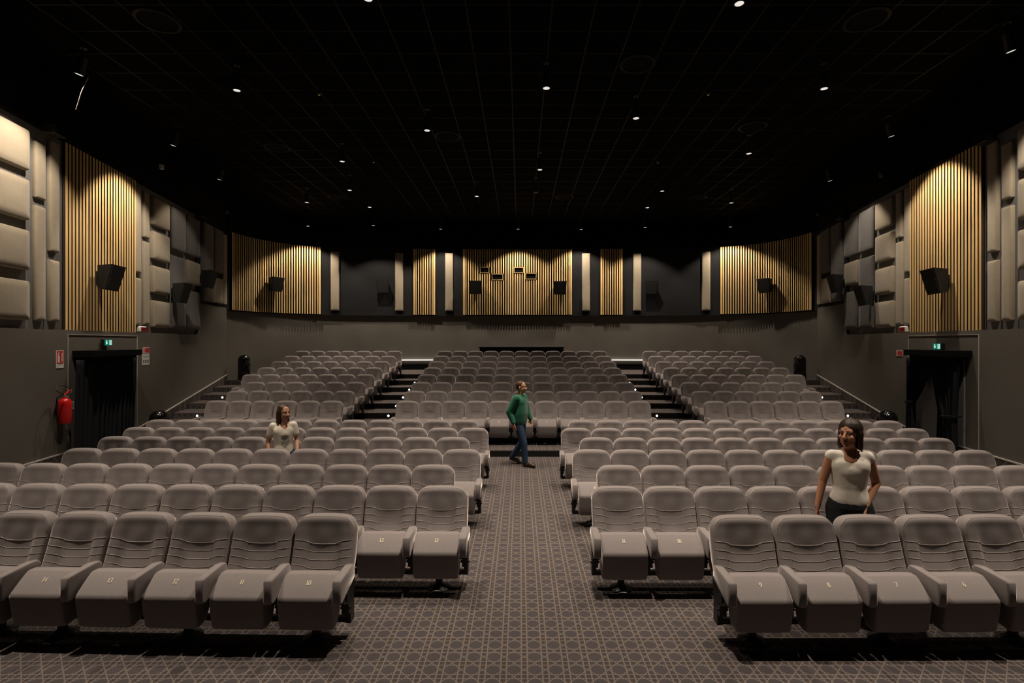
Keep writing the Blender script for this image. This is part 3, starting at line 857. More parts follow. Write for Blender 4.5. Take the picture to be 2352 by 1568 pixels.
for ua, ub, nm in ((529, 737, 'curved panel of pale wooden slats in the left rear corner'), (950, 1000, 'narrow slat panel left of the projection windows'),
                   (1064, 1313.5, 'middle slat panel with four projection windows'), (1379, 1429.5, 'narrow slat panel right of the projection windows'),
                   (1654, 1868, 'curved panel of pale wooden slats in the right rear corner')):
    s0, s1 = rear_s(ua), rear_s(ub)
    pm, rzm, nm_ = rear_frame((s0 + s1) / 2, 0.0)
    t = tag(empty('slat_panel', (pm.x, pm.y, 3.70), rzm), nm, 'slat panel', 'wooden slat panels')
    inv = Matrix.Rotation(-rzm, 4, 'Z') @ Matrix.Translation(-Vector((pm.x, pm.y, 0)))
    bk = strip_wall('backing', [(inv @ p, inv.to_3x3() @ n) for p, n in rear_pts(s0, s1, 0.025)], 0.0, 2.735, 0.024, m_slatback, t)
    N = max(2, round((s1 - s0) / 0.0985)) + 1
    for i in range(N):
        end = i in (0, N - 1)
        ww = 0.075 if end else 0.046
        s_ = s0 + ww / 2 + (s1 - s0 - ww) * i / (N - 1)
        p, rz, n = rear_frame(s_, 0.025)
        q = inv @ p
        hits = [w_ for w_ in WIN if w_[0] - 0.028 < s_ < w_[1] + 0.028]
        if not hits: link('slat', slat_me(ww, 2.735), t, (q.x, q.y, 0), rz - rzm)
        else:
            w_ = hits[0]
            za, zb = w_[2] - 3.70 - 0.02, w_[3] - 3.70 + 0.02
            link('slat', slat_me(ww, round(za, 3)), t, (q.x, q.y, 0), rz - rzm)
            link('slat', slat_me(ww, round(2.735 - zb, 3)), t, (q.x, q.y, zb), rz - rzm)
for i, (sa, sb, za, zb) in enumerate(WIN):
    p, rz, n = rear_frame((sa + sb) / 2, 0.026)
    wl = (sb - sa)
    t = S(empty('window_%d' % (i + 1), (p.x, p.y, za), rz), 'small dark projection window, %s from the left' % ORD[i + 1])
    hh = zb - za; tk = 0.018
    mb = MB()
    for bx in ((-wl / 2, wl / 2, 0, tk), (-wl / 2, wl / 2, hh - tk, hh), (-wl / 2, -wl / 2 + tk, 0, hh), (wl / 2 - tk, wl / 2, 0, hh)):
        mb.box(bx[0], bx[1], -0.068, 0, bx[2], bx[3])
    obj('window_frame', mb, wood, t)
    obj('pane', MB().box(-wl / 2 + tk, wl / 2 - tk, -0.012, -0.004, tk, hh - tk), m_gloss, t)
# pale strips on the rear wall
for ua, ub, nm in ((760.5, 779, 'beside the left curved slats'), (908.6, 926, 'between black board and left narrow slats'), (1023, 1041, 'left of the middle slats'),
                   (1337, 1354.6, 'right of the middle slats'), (1454, 1472, 'between right narrow slats and black board'), (1612, 1630.6, 'beside the right curved slats')):
    s_ = (rear_s(ua) + rear_s(ub)) / 2; p, rz, n = rear_frame(s_, 0.0)
    tag(link('acoustic_panel', pillow_me(0.325, 2.41, 0.08, m_beige, 0.012), None, (p.x, p.y, 3.86 + 1.205), rz), 'narrow beige strip on the rear wall, ' + nm, 'wall panel', 'padded acoustic panels')

# ------------------------------------------------------------------ surround loudspeakers
m_spk = mat('speaker_black', (0.014, 0.014, 0.014), 0.6)
m_grl = mat('speaker_grille', (0.020, 0.020, 0.020), 0.8, bump=0.3, bscale=500)
def speaker(p, rz, zc, label, w_=0.52, h_=0.54, dp=0.30):
    t = tag(empty('loudspeaker', (p.x, p.y, zc - h_ / 2), rz), label, 'speaker', 'surround loudspeakers')
    # cabinet: deeper at the top, front leaning down, flanks tapering to the wall
    f0, f1, b0 = -0.10 - dp * 0.55, -0.10 - dp, -0.09
    mb = MB()
    bot = [(-w_ / 2 + 0.03, f0, 0), (w_ / 2 - 0.03, f0, 0), (w_ * 0.33, b0, 0.03), (-w_ * 0.33, b0, 0.03)]
    top = [(-w_ / 2, f1, h_), (w_ / 2, f1, h_), (w_ * 0.36, b0, h_ - 0.02), (-w_ * 0.36, b0, h_ - 0.02)]
    mb.quadmesh([bot, top], close_u=True); mb.cap(bot, True); mb.cap(top)
    obj('cabinet', mb, m_spk, t)
    mb = MB()
    k = 0.03
    A = Vector((-w_ / 2 + 0.03 + k, f0 - 0.002, k)); B = Vector((w_ / 2 - 0.03 - k, f0 - 0.002, k)); Cc = Vector((w_ / 2 - k, f1 + 0.012, h_ - k)); D = Vector((-w_ / 2 + k, f1 + 0.012, h_ - k))
    nrm = Vector((0, -1, -0.25)).normalized() * 0.018
    mb.quadmesh([[A, B, Cc, D], [A + nrm, B + nrm, Cc + nrm, D + nrm]], close_u=True); mb.cap([A + nrm, B + nrm, Cc + nrm, D + nrm])
    obj('grille', mb, m_grl, t)
    mb = MB().box(-0.07, 0.07, -0.02, 0.0, h_ * 0.25, h_ * 0.75); mb.box(-0.02, 0.02, b0 - 0.02, -0.015, h_ * 0.45, h_ * 0.62)
    obj('bracket', mb, m_metal, t)
    return t
for side in (-1, 1):
    sn = 'left' if side < 0 else 'right'
    for u, v, off, nm in ((252 if side < 0 else 2150, 638 if side < 0 else 646, -0.03, 'over the wooden slats above the %s door' % sn),
                          (416 if side < 0 else 1985, 673 if side < 0 else 679, 0.02, 'over the grey cushions on the %s wall' % sn),
                          (479 if side < 0 else 1920, 641 if side < 0 else 651, 0.12, 'in the dark %s rear corner' % sn)):
        y = wall_hit_off(u, off + 0.22)
        p, rz, n = wall_frame(side, y, off)
        speaker(p, rz, zat(v, y), 'black loudspeaker ' + nm)
for u, v, off, nm in ((634, 652, 0.08, 'on the left curved slats'), (880, 658, 0.0, 'on the black board left of the slats'), (1092, 660, 0.08, 'on the middle slats, left one'),
                      (1287, 661, 0.08, 'on the middle slats, right one'), (1496, 661, 0.0, 'on the black board right of the slats'), (1757, 655, 0.08, 'on the right curved slats')):
    s_ = rear_s_off(u, off + 0.25); p, rz, n = rear_frame(s_, off)
    speaker(p, rz, H + (VY - v) * (p.y - 0.3) / F, 'black loudspeaker ' + nm)

# ------------------------------------------------------------------ ceiling fittings
for u, v, nm in ((362, 47, 'nearest on the left'), (1990, 44, 'nearest on the right'), (1464, 146, 'right of the centre aisle'), (636, 338, 'left, beside a ceiling spot'), (1028, 312, 'left of centre, middle of the hall'),
                 (1729, 290, 'right side, middle of the hall'), (1296, 452, 'far, near the centre line'), (775, 452, 'far on the left'), (1602, 453, 'far on the right')):
    y = (CEIL - H) * F / (VY - v); x = (u - VX) / F * y
    t = tag(empty('ceiling_diffuser', (x, y, CEIL - 0.004), 0), 'round black ceiling air diffuser, ' + nm, 'air diffuser', 'round ceiling diffusers')
    obj('rim', MB().lathe([(0.262, 0.0), (0.268, -0.018), (0.292, -0.022), (0.315, -0.012), (0.318, 0.0)], 36), m_rail, t, smooth=40)
    obj('dish', MB().lathe([(0.0, -0.001), (0.262, -0.001), (0.262, 0.003), (0.0, 0.003)], 36), m_black, t)
    obj('hub', MB().lathe([(0.018, -0.001), (0.018, -0.012), (0.0, -0.016)], 12), m_rail, t)
for u, v, nm in ((733, 211, 'nearest on the left'), (1627, 211, 'nearest on the right'), (858, 368, 'farther on the left'), (1511, 369, 'farther on the right')):
    y = (CEIL - H) * F / (VY - v); x = (u - VX) / F * y
    t = tag(empty('smoke_detector', (x, y, CEIL - 0.003)), 'small black smoke detector on the ceiling, ' + nm, 'smoke detector', 'smoke detectors')
    obj('base', MB().lathe([(0.055, 0.0), (0.055, -0.03), (0.035, -0.055), (0.0, -0.058)], 16), m_metal, t, smooth=40)
    obj('indicator', MB().lathe([(0.012, -0.058), (0.012, -0.066), (0.0, -0.068)], 8), mat('indicator_yellow', (0.5, 0.45, 0.1), 0.4, emit=(0.8, 0.7, 0.2), es=0.25), t)
# loose strap hanging from the nearest left spot
y = LAMP_H * F / (VY - 172); x = (191 - VX) / F * y; z = H + LAMP_H
pts = [(x + 0.085, y, z - 0.05), (x + 0.06, y, z - 0.10), (x + 0.0, y, z - 0.22), (x - 0.04, y, z - 0.32), (x - 0.09, y + 0.01, z - 0.46), (x - 0.13, y + 0.01, z - 0.58)]
tag(obj('strap', MB().tube(pts, 0.006, 6), mat('strap_pale', (0.5, 0.45, 0.38), 0.6)), 'thin pale strap dangling from the left ceiling spot', 'strap')
# small devices high on the side walls
for side, u, v, nm, m in ((-1, 367, 383, 'left wall, above the slats', m_white), (-1, 527, 487, 'left rear corner', m_greyf), (1, 2027, 401, 'right wall, above the padded panels', m_greyf), (1, 1874, 490, 'right rear corner', m_greyf)):
    y = min(wall_hit(u), 17.7) - 0.1; p, rz, n = wall_frame(side, y, 0.02)
    t = tag(empty('wall_sensor', (p.x, p.y, zat(v, y) - 0.06), rz), 'small sensor box high on the ' + nm, 'sensor', 'wall sensors')
    obj('housing', MB().bbox(-0.05, 0.05, -0.11, -0.03, 0, 0.12, 0.012), m, t); obj('mount', MB().box(-0.02, 0.02, -0.035, 0.0, 0.03, 0.09), m_metal, t)
for side, u, v, nm in ((-1, 100, 300, 'left'), (1, 2290, 318, 'right'), (-1, 448, 492, 'left rear'), (1, 1946, 497, 'right rear')):
    y = wall_hit(u); p, rz, n = wall_frame(side, y, 0.02)
    t = tag(empty('stage_floodlight', (p.x, p.y, zat(v, y)), rz), 'unlit black floodlight on the %s wall above the panels' % nm, 'floodlight', 'black wall floodlights')
    obj('bracket', MB().box(-0.10, 0.10, -0.04, 0.0, 0.05, 0.09), m_metal, t)
    obj('housing', MB().bbox(-0.14, 0.14, -0.26, -0.05, -0.08, 0.08, 0.02), m_metal, t)
    obj('lens', MB().box(-0.10, 0.10, -0.266, -0.258, -0.05, 0.05), m_gloss, t)

# ------------------------------------------------------------------ doors, curtains, signs
def curtain_mesh(xs_top, xs_bot, z0, z1, folds, amp, tie=None, n=90, rows=22, phase=0.0):
    """pleated cloth: xs are (left,right) at top and bottom; tie = (z, left, right) gathers the cloth"""
    fr = []
    for r_ in range(rows + 1):
        z = z1 + (z0 - z1) * r_ / rows
        t = (z1 - z) / (z1 - z0)
        if tie:
            zt, tl, tr = tie
            if z >= zt:
                q = ((z1 - z) / (z1 - zt)); q2 = q ** 1.8
                l_, r2 = xs_top[0] + (tl - xs_top[0]) * q2, xs_top[1] + (tr - xs_top[1]) * q2
            else:
                q = ((zt - z) / (zt - z0)) ** 0.7
                l_, r2 = tl + (xs_bot[0] - tl) * q, tr + (xs_bot[1] - tr) * q
        else:
            l_, r2 = xs_top[0] + (xs_bot[0] - xs_top[0]) * t, xs_top[1] + (xs_bot[1] - xs_top[1]) * t
        row = []
        for j in range(n + 1):
            s_ = j / n
            ph = s_ * folds * 2 * PI + 0.6 * math.sin(s_ * 9 + phase) + 0.25 * math.sin(t * 4 + j * 0.3)
            a = amp * (0.75 + 0.35 * math.sin(s_ * 17 + 1.3 + phase))
            row.append((l_ + (r2 - l_) * s_ + 0.012 * math.cos(ph), -a * math.sin(ph), z))
        fr.append(row)
    bk = [[(x, y + 0.006, z) for x, y, z in row] for row in fr]
    mb = MB(); mb.quadmesh(fr); mb.quadmesh(bk)
    mb.quadmesh([[r_[0] for r_ in fr], [r_[0] for r_ in bk]]); mb.quadmesh([[r_[-1] for r_ in fr], [r_[-1] for r_ in bk]])
    mb.quadmesh([fr[0], bk[0]]); mb.quadmesh([fr[-1], bk[-1]])
    return mb
def text_mesh(txt, size, m, w_=None):
    cu = bpy.data.curves.new('text', 'FONT'); cu.body = txt; cu.size = size; cu.align_x = 'CENTER'; cu.extrude = 0.0004
    o = bpy.data.objects.new('text', cu); C.objects.link(o)
    bpy.context.view_layer.update()
    me = bpy.data.meshes.new_from_object(o.evaluated_get(bpy.context.evaluated_depsgraph_get()))
    bpy.data.objects.remove(o)
    me.transform(Matrix.Rotation(PI / 2, 4, 'X'))
    me.materials.clear(); me.materials.append(m)
    return me
def disc(mb, cx, cz, r, y, n=16):
    mb.cap([(cx + r * math.cos(2 * PI * k / n), y, cz + r * math.sin(2 * PI * k / n)) for k in range(n)])
def plate(mb, x0, x1, z0, z1, y): mb.cap([(x0, y, z0), (x1, y, z0), (x1, y, z1), (x0, y, z1)])
for side in (-1, 1):
    sn = 'left' if side < 0 else 'right'
    ul, ur = (155, 315)
    y0, y1 = wall_hit(ul), wall_hit(ur)
    ym = (y0 + y1) / 2; p, rz, n = wall_frame(side, ym, 0.0)
    W2 = (y1 - y0) * WQ / 2
    d = S(empty('door_1' if side < 0 else 'door_2', (p.x, p.y, 0), rz), 'grey door behind the %s curtain' % sn)
    obj('door_leaf', MB().bbox(-0.82, 0.82, -0.03, 0.0, 0.02, 2.25, 0.004), m_door, d)
    mb = MB(); zt = 2.71; tk = 0.012
    mb.box(-W2, -W2 + tk, -0.012, 0, 0.45, zt); mb.box(W2 - tk, W2, -0.012, 0, 0.45, zt); mb.box(-W2 + tk, W2 - tk, -0.012, 0, zt - tk, zt)
    S(obj('trim_9' if side < 0 else 'trim_10', mb, m_trimw, None, (p.x, p.y, 0), rz), 'thin pale outline around the %s doorway' % sn)
    # pelmet box
    t = tag(empty('pelmet', (p.x, p.y, 2.20), rz), 'black pelmet box above the %s door curtain' % sn, 'pelmet', 'curtain pelmets')
    e0, e1 = sorted(wall_hit_off(u_, o_) for u_, o_ in (((165, 0.0), (326.5, 0.36)) if side < 0 else ((2075.5, 0.36), (2234, 0.0))))
    sx = 1 if side < 0 else -1
    a_, b_ = sorted(((e0 - ym) * WQ * sx, (e1 - ym) * WQ * sx))
    obj('fascia', MB().bbox(a_, b_, -0.36, -0.002, 0.055, 0.185, 0.008), m_black, t)
    obj('track', MB().box(a_ + 0.06, b_ - 0.06, -0.27, -0.05, 0.0, 0.055), m_black, t)
    PEL = globals().setdefault('PEL', {}); PEL[side] = (a_, b_)
    # exit sign
    us = 249 if side < 0 else 2152
    ys = wall_hit_off(us, 0.1) ; ps, rs, ns = wall_frame(side, ys, 0.0)
    t = tag(empty('exit_sign', (ps.x, ps.y, zat(793.5 if side < 0 else 802.5, ys)), rs), 'green illuminated exit sign above the %s doorway' % sn, 'exit sign', 'exit signs')
    obj('housing', MB().bbox(-0.135, 0.135, -0.10, -0.02, 0, 0.135, 0.006), m_metal, t); obj('mount', MB().box(-0.05, 0.05, -0.02, 0.0, 0.03, 0.10), m_metal, t)
    obj('face', MB().box(-0.13, 0.13, -0.103, -0.100, 0.005, 0.13), m_exitg, t)
    mb = MB(); yy = -0.1045
    mb.cap([(-0.065, yy, 0.025), (-0.025, yy, 0.065), (-0.050, yy, 0.065), (-0.050, yy, 0.112), (-0.080, yy, 0.112), (-0.080, yy, 0.065), (-0.105, yy, 0.065)])
    plate(mb, 0.03, 0.105, 0.018, 0.118, yy)
    obj('arrow', mb, m_exitw, t)
    mb = MB(); yy = -0.1055
    disc(mb, 0.066, 0.104, 0.009, yy)
    mb.cap([(0.052, yy, 0.090), (0.076, yy, 0.094), (0.080, yy, 0.064), (0.062, yy, 0.062)])
    mb.cap([(0.062, yy, 0.064), (0.072, yy, 0.064), (0.050, yy, 0.026), (0.041, yy, 0.031)]); mb.cap([(0.070, yy, 0.066), (0.080, yy, 0.064), (0.094, yy, 0.040), (0.086, yy, 0.036)])
    obj('running_figure', mb, m_exitg, t)
    # alarm panel, red in a white case
    us, vs_ = (330.5, 766) if side < 0 else (2071.5, 772)
    ys = wall_hit(us); ps, rs, ns = wall_frame(side, ys, -0.10)
    t = tag(empty('alarm_panel', (ps.x, ps.y, max(2.80, zat(vs_, ys))), rs), 'white alarm panel with dark red face on the %s wall' % sn, 'alarm', 'fire alarm panels')
    obj('case', MB().bbox(-0.165, 0.165, -0.10, 0.0, 0, 0.145, 0.03), m_white, t, smooth=40)
    obj('red_face', MB().box(-0.12, 0.125, -0.106, -0.09, 0.022, 0.122), m_redglass, t)
    # prohibition sign
    us, vs_ = (335, 804) if side < 0 else (2066, 811)
    ys = wall_hit(us); ps, rs, ns = wall_frame(side, ys, 0.0)
    t = tag(empty('no_smoking_sign', (ps.x, ps.y, zat(vs_, ys)), rs), 'small red and white prohibition sign beside the %s pelmet' % sn, 'sign', 'prohibition signs')
    obj('plate', MB().box(-0.14, 0.14, -0.008, 0, -0.075, 0.075), mat('sign_pale_red', (0.62, 0.50, 0.46), 0.5), t)
    obj('red_field', MB().box(-0.045, 0.13, -0.010, -0.0075, -0.055, 0.055), m_signred, t)
    ring = MB()
    rows = [[(-0.092 + rr * math.cos(a_ * PI / 10), -0.0095, rr * math.sin(a_ * PI / 10)) for a_ in range(20)] for rr in (0.030, 0.040)]
    ring.quadmesh(rows, close_u=True); ring.cap([(-0.118, -0.0095, 0.020), (-0.112, -0.0095, 0.026), (-0.066, -0.0095, -0.020), (-0.072, -0.0095, -0.026)])
    obj('prohibition_ring', ring, m_signred, t)
# left curtain, closed
y0, y1 = wall_hit(155), wall_hit(315); YM = (y0 + y1) / 2; p, rz, n = wall_frame(-1, YM, 0.17)
tag(obj('door_curtain', curtain_mesh(((wall_hit_off(174, 0.17) - YM) * WQ, (wall_hit_off(313, 0.17) - YM) * WQ), ((wall_hit_off(168, 0.17) - YM) * WQ, (wall_hit_off(306, 0.17) - YM) * WQ), 0.02, 2.20, 13, 0.045), m_curt, None, (p.x, p.y, 0), rz, smooth=True), 'closed black pleated curtain across the left doorway', 'curtain')
# right curtains, tied back
p, rz, n = wall_frame(1, (wall_hit(155) + wall_hit(315)) / 2, 0.17)
def hall_curtain(nm, lab, top, bot, z1, tie, folds, yo, band):
    t = tag(empty('door_curtain', (p.x + n.x * yo, p.y + n.y * yo, 0), rz), lab, 'curtain', 'tied back curtains')
    obj('cloth', curtain_mesh(top, bot, 0.02, z1, folds, 0.04, tie, phase=folds), m_curt, t, smooth=True)
    mb = MB(); zt, l_, r_ = tie
    loop = [((l_ + r_) / 2 + ((r_ - l_) / 2 + 0.02) * math.cos(a_ * PI / 12), -0.065 * math.sin(a_ * PI / 12), zt + 0.02 * math.cos(a_ * PI / 12)) for a_ in range(25)]
    for dz in (-0.012, 0.012): mb.tube([(x_, y_, z_ + dz) for x_, y_, z_ in loop], 0.014, 6)
    if band: mb.tube([((l_ if band < 0 else r_), 0, zt), ((l_ if band < 0 else r_) + 0.08 * band, 0.08, zt + 0.06)], 0.02, 6)
    obj('tieback', mb, m_curt, t, smooth=True)
hall_curtain('l', 'black curtain tied back on the rear side of the right doorway', (-0.90, -0.02), (-0.93, -0.60), 2.20, (1.16, -0.88, -0.62), 9, 0.03, -1)
hall_curtain('m', 'black curtain half gathered in the middle of the right doorway', (-0.10, 0.42), (0.05, 0.40), 2.20, (1.10, 0.13, 0.34), 7, -0.09, 0)
hall_curtain('r', 'black curtain hanging full at the front side of the right doorway', (0.12, 0.93), (0.42, 0.86), 2.20, (1.02, 0.45, 0.86), 9, 0.04, 1)
# extinguisher with its sign and tag
ye = wall_hit_off(149, 0.13); p, rz, n = wall_frame(-1, ye, 0.0)
zb = zat(974, ye - 0.1)
t = tag(empty('fire_extinguisher', (p.x + n.x * 0.13, p.y + n.y * 0.13, zb), rz), 'red fire extinguisher with a coiled black hose beside the left curtain', 'extinguisher')
obj('cylinder', MB().lathe([(0.0, 0.015), (0.085, 0.012), (0.100, 0.0), (0.106, 0.02), (0.106, 0.37), (0.098, 0.42), (0.070, 0.46), (0.035, 0.475), (0.030, 0.50), (0.0, 0.50)], 28), m_red, t, smooth=50)
mb = MB(); mb.lathe([(0.026, 0.495), (0.030, 0.505), (0.030, 0.54), (0.0, 0.545)], 12)
obj('valve', mb, m_chrome, t)
mb = MB().tube([(-0.02, 0, 0.535), (0.08, -0.02, 0.60), (0.15, -0.03, 0.635)], [0.014, 0.014, 0.010], 8); mb.tube([(-0.02, 0, 0.53), (0.10, -0.01, 0.545)], 0.010, 8)
obj('handle', mb, m_red, t)
hose = []
for k in range(26):
    a_ = R(-70 + k * 300 / 25)
    hose.append((-0.06 + 0.17 * math.cos(a_ + 0.2), -0.02 + 0.06 * math.sin(a_), 0.64 + 0.085 * math.sin(a_ + 0.1)))
hose += [(-0.21, 0.0, 0.50), (-0.205, 0.02, 0.30), (-0.17, 0.02, 0.12), (-0.125, 0.01, 0.05)]
obj('hose', MB().tube([(0, -0.01, 0.53)] + hose, 0.010, 8), m_rubber, t, smooth=True)
obj('label_sheet', MB().quadmesh([[(0.1075 * math.cos(R(a_)), 0.1075 * math.sin(R(a_)), z_) for a_ in range(-60, 1, 12)] for z_ in (0.18, 0.36)]), mat('label_dark', (0.08, 0.02, 0.02), 0.5), t)
obj('wall_bracket', MB().box(-0.03, 0.03, 0.10, 0.13, 0.30, 0.42), m_metal, t)
mb = MB().box(-0.105, 0.105, -0.006, 0, 0, 0.33)
ys = wall_hit(137); p, rz, n = wall_frame(-1, ys, 0.0)
t = tag(empty('extinguisher_sign', (p.x, p.y, zat(845, ys)), rz), 'red and white fire extinguisher sign on the left wall', 'sign')
obj('plate', MB().box(-0.10, 0.10, -0.006, 0, 0, 0.335), m_white, t)
obj('red_field', MB().box(-0.088, 0.088, -0.008, -0.005, 0.085, 0.325), m_signred, t)
mb = MB(); yy = -0.0085
plate(mb, -0.065, -0.012, 0.105, 0.225, yy); mb.cap([(-0.065, yy, 0.225), (-0.012, yy, 0.225), (-0.025, yy, 0.25), (-0.052, yy, 0.25)]); plate(mb, -0.046, -0.030, 0.25, 0.275, yy)
mb.cap([(-0.075, yy, 0.255), (-0.062, yy, 0.255), (-0.035, yy, 0.285), (-0.005, yy, 0.29), (-0.005, yy, 0.30), (-0.042, yy, 0.297)])
for q in range(4): mb.cap([(0.02 + 0.01 * (q % 2), yy, 0.105 + q * 0.045), (0.042 + 0.012 * (q % 2), yy, 0.108 + q * 0.045), (0.075, yy, 0.155 + q * 0.045), (0.062, yy, 0.160 + q * 0.045), (0.035, yy, 0.128 + q * 0.045)])
obj('pictogram', mb, m_white, t)
mb = MB()
for q in range(9): plate(mb, -0.055 + q * 0.0125, -0.047 + q * 0.0125, 0.055, 0.068, -0.0065)
plate(mb, -0.075, -0.055, 0.022, 0.04, -0.0065)
obj('caption', mb, m_ink, t)
ys = wall_hit(165); p, rz, n = wall_frame(-1, ys, 0.0)
t = tag(empty('inspection_tag', (p.x, p.y, zat(941, ys)), rz), 'small white inspection card behind the fire extinguisher', 'sign')
obj('card', MB().box(-0.05, 0.05, -0.005, 0, 0, 0.165), m_white, t)
obj('print', MB().box(-0.035, 0.02, -0.0065, -0.0045, 0.05, 0.062).box(-0.035, 0.03, -0.0065, -0.0045, 0.085, 0.095).box(-0.01, 0.02, -0.0065, -0.0045, 0.115, 0.145), m_ink, t)
# TOILETTE sign
ys = wall_hit(334.5); p, rz, n = wall_frame(-1, ys, 0.0)
t = tag(empty('toilet_sign', (p.x, p.y, zat(837.5, ys)), rz), 'white sign reading TOILETTE with three pictograms', 'sign')
obj('plate', MB().box(-0.165, 0.165, -0.006, 0, 0, 0.275), m_white, t)
tm = text_mesh('TOILETTE', 0.085, m_ink)
xs = [v.co.x for v in tm.vertices]; k = 0.29 / (max(xs) - min(xs)); tm.transform(Matrix.Diagonal((k, 1, 1.05, 1)))
link('lettering', tm, t, (0, -0.0068, 0.175))
for q in range(3):
    xc = -0.10 + q * 0.10
    pt = obj('pictogram', MB().box(xc - 0.034, xc + 0.034, -0.0075, -0.0055, 0.04, 0.12), m_ink, t)
    mb = MB(); disc(mb, xc, 0.103, 0.009, -0.0082, 12)
    if q == 1: mb.cap([(xc - 0.022, -0.0082, 0.062), (xc + 0.022, -0.0082, 0.062), (xc + 0.006, -0.0082, 0.092), (xc - 0.006, -0.0082, 0.092)])
    elif q == 0: plate(mb, xc - 0.013, xc + 0.013, 0.05, 0.092, -0.0082)
    else: plate(mb, xc - 0.008, xc + 0.006, 0.06, 0.092, -0.0082); plate(mb, xc - 0.012, xc + 0.018, 0.05, 0.066, -0.0082)
    obj('figure', mb, m_white, pt)

# ------------------------------------------------------------------ bollards, step lights, rear cabinet
for x, y, z, nm in ((-8.22, 11.66, ZK(0), 'at the foot of the left side stairs'), (-9.70, 17.98, ZK(7), 'at the top of the left side stairs'),
                    (8.36, 11.66, ZK(0), 'at the foot of the right side stairs'), (9.82, 17.98, ZK(7), 'at the top of the right side stairs')):
    r_ = 0.195; hh = 0.87
    prof = [(r_ * 0.96, 0.0), (r_, 0.02), (r_, hh - r_)] + [(r_ * math.cos(a_ * PI / 20), hh - r_ + r_ * math.sin(a_ * PI / 20)) for a_ in range(1, 10)] + [(0.0, hh)]
    t = tag(empty('domed_bollard', (x, y, z)), 'glossy black domed bollard ' + nm, 'bollard', 'domed black bollards')
    obj('shell', MB().lathe(prof, 40), m_gloss, t, smooth=50)
    obj('base_ring', MB().lathe([(r_ + 0.006, 0.0), (r_ + 0.006, 0.018), (r_ - 0.004, 0.022)], 40), m_metal, t)
sl = []
for k in range(1, 8):
    sl.append((-3.62, EDGE(k), k, 'left stair aisle')); sl.append((3.75, EDGE(k), k, 'right stair aisle'))
for k, xa in ((3, 8.93), (4, 9.08), (5, 9.26), (6, 9.43), (7, 9.61)):
    sl.append((X0 - xa, EDGE(k), k, 'left side stairs')); sl.append((X0 + xa, EDGE(k), k, 'right side stairs'))
for x, y, k, nm in sl:
    zc = ZK(k) - 0.079
    t = tag(empty('step_light', (x, y, zc)), 'small round white step light on riser %s of the %s' % (ORD[k], nm), 'step light', 'step lights')
    def disc_y(mb, r_, ya, yb, n_=14):
        rows = [[(r_ * math.cos(2 * PI * q / n_), yy, r_ * math.sin(2 * PI * q / n_)) for q in range(n_)] for yy in (ya, yb)]
        mb.quadmesh(rows, close_u=True); mb.cap(rows[0]); mb.cap(rows[1], True); return mb
    obj('bezel', disc_y(MB(), 0.040, -0.006, -0.0005), m_metal, t)
    obj('glow', disc_y(MB(), 0.030, -0.009, -0.006), m_dot, t)
t = tag(empty('control_desk', (0.05, 20.0, ZK(8))), 'long black cabinet behind the last row of seats', 'cabinet')
obj('body', MB().bbox(-1.62, 1.62, -0.22, 0.25, 0.0, 0.93, 0.01), m_black, t)
obj('top', MB().bbox(-1.66, 1.66, -0.25, 0.27, 0.93, 0.965, 0.008), m_black, t)

# ------------------------------------------------------------------ people
def capsule(mb, p0, r0, p1, r1, n=12, flat=1.0, axis=None):
    p0, p1 = Vector(p0), Vector(p1); t = (p1 - p0); L = t.length; t.normalize()
    a = Vector(axis) if axis else (Vector((0, 1, 0)) if abs(t.y) < 0.9 else Vector((1, 0, 0)))
    u = (a - t * a.dot(t)).normalized(); w_ = t.cross(u)             # u: direction that is flattened
    rows = []
    for k in range(1, 5):
        an = PI / 2 * k / 4; rows.append((p0 - t * r0 * math.cos(an), r0 * math.sin(an)))
    for k in range(0, 4):
        an = PI / 2 * k / 4; rows.append((p1 + t * r1 * math.sin(an), r1 * math.cos(an)))
    R_ = [[c + (u * math.cos(2 * PI * j / n) * flat + w_ * math.sin(2 * PI * j / n)) * r for j in range(n)] for c, r in rows]
    mb.quadmesh(R_, close_u=True); mb.cap(R_[0], True); mb.cap(R_[-1])
def ellipsoid(mb, c, r, M=None, n=14):
    rows = []
    for i in range(1, 9):
        an = PI * i / 9 - PI / 2
        row = []
        for j in range(n):
            v = Vector((r[0] * math.cos(an) * math.cos(2 * PI * j / n), r[1] * math.cos(an) * math.sin(2 * PI * j / n), r[2] * math.sin(an)))
            row.append((M @ v if M else v) + Vector(c))
        rows.append(row)
    mb.quadmesh(rows, close_u=True); mb.cap(rows[0], True); mb.cap(rows[-1])
def remesh(name, mb, m, parent, voxel, smooth_it=4, fac=0.5):
    me = mb.mesh(name, m)
    o = bpy.data.objects.new(name, me); C.objects.link(o)
    r = o.modifiers.new('r', 'REMESH'); r.mode = 'VOXEL'; r.voxel_size = voxel
    if smooth_it:
        q = o.modifiers.new('s', 'SMOOTH'); q.factor = fac; q.iterations = smooth_it
    bpy.context.view_layer.update()
    me2 = bpy.data.meshes.new_from_object(o.evaluated_get(bpy.context.evaluated_depsgraph_get()))
    bpy.data.objects.remove(o)
    me2.name = name
    me2.polygons.foreach_set('use_smooth', [True] * len(me2.polygons))
    me2.materials.clear(); me2.materials.append(m)
    return link(name, me2, parent)
def L3(f, r, z): return Vector((-r, -f, z))                          # forward, person's right, up
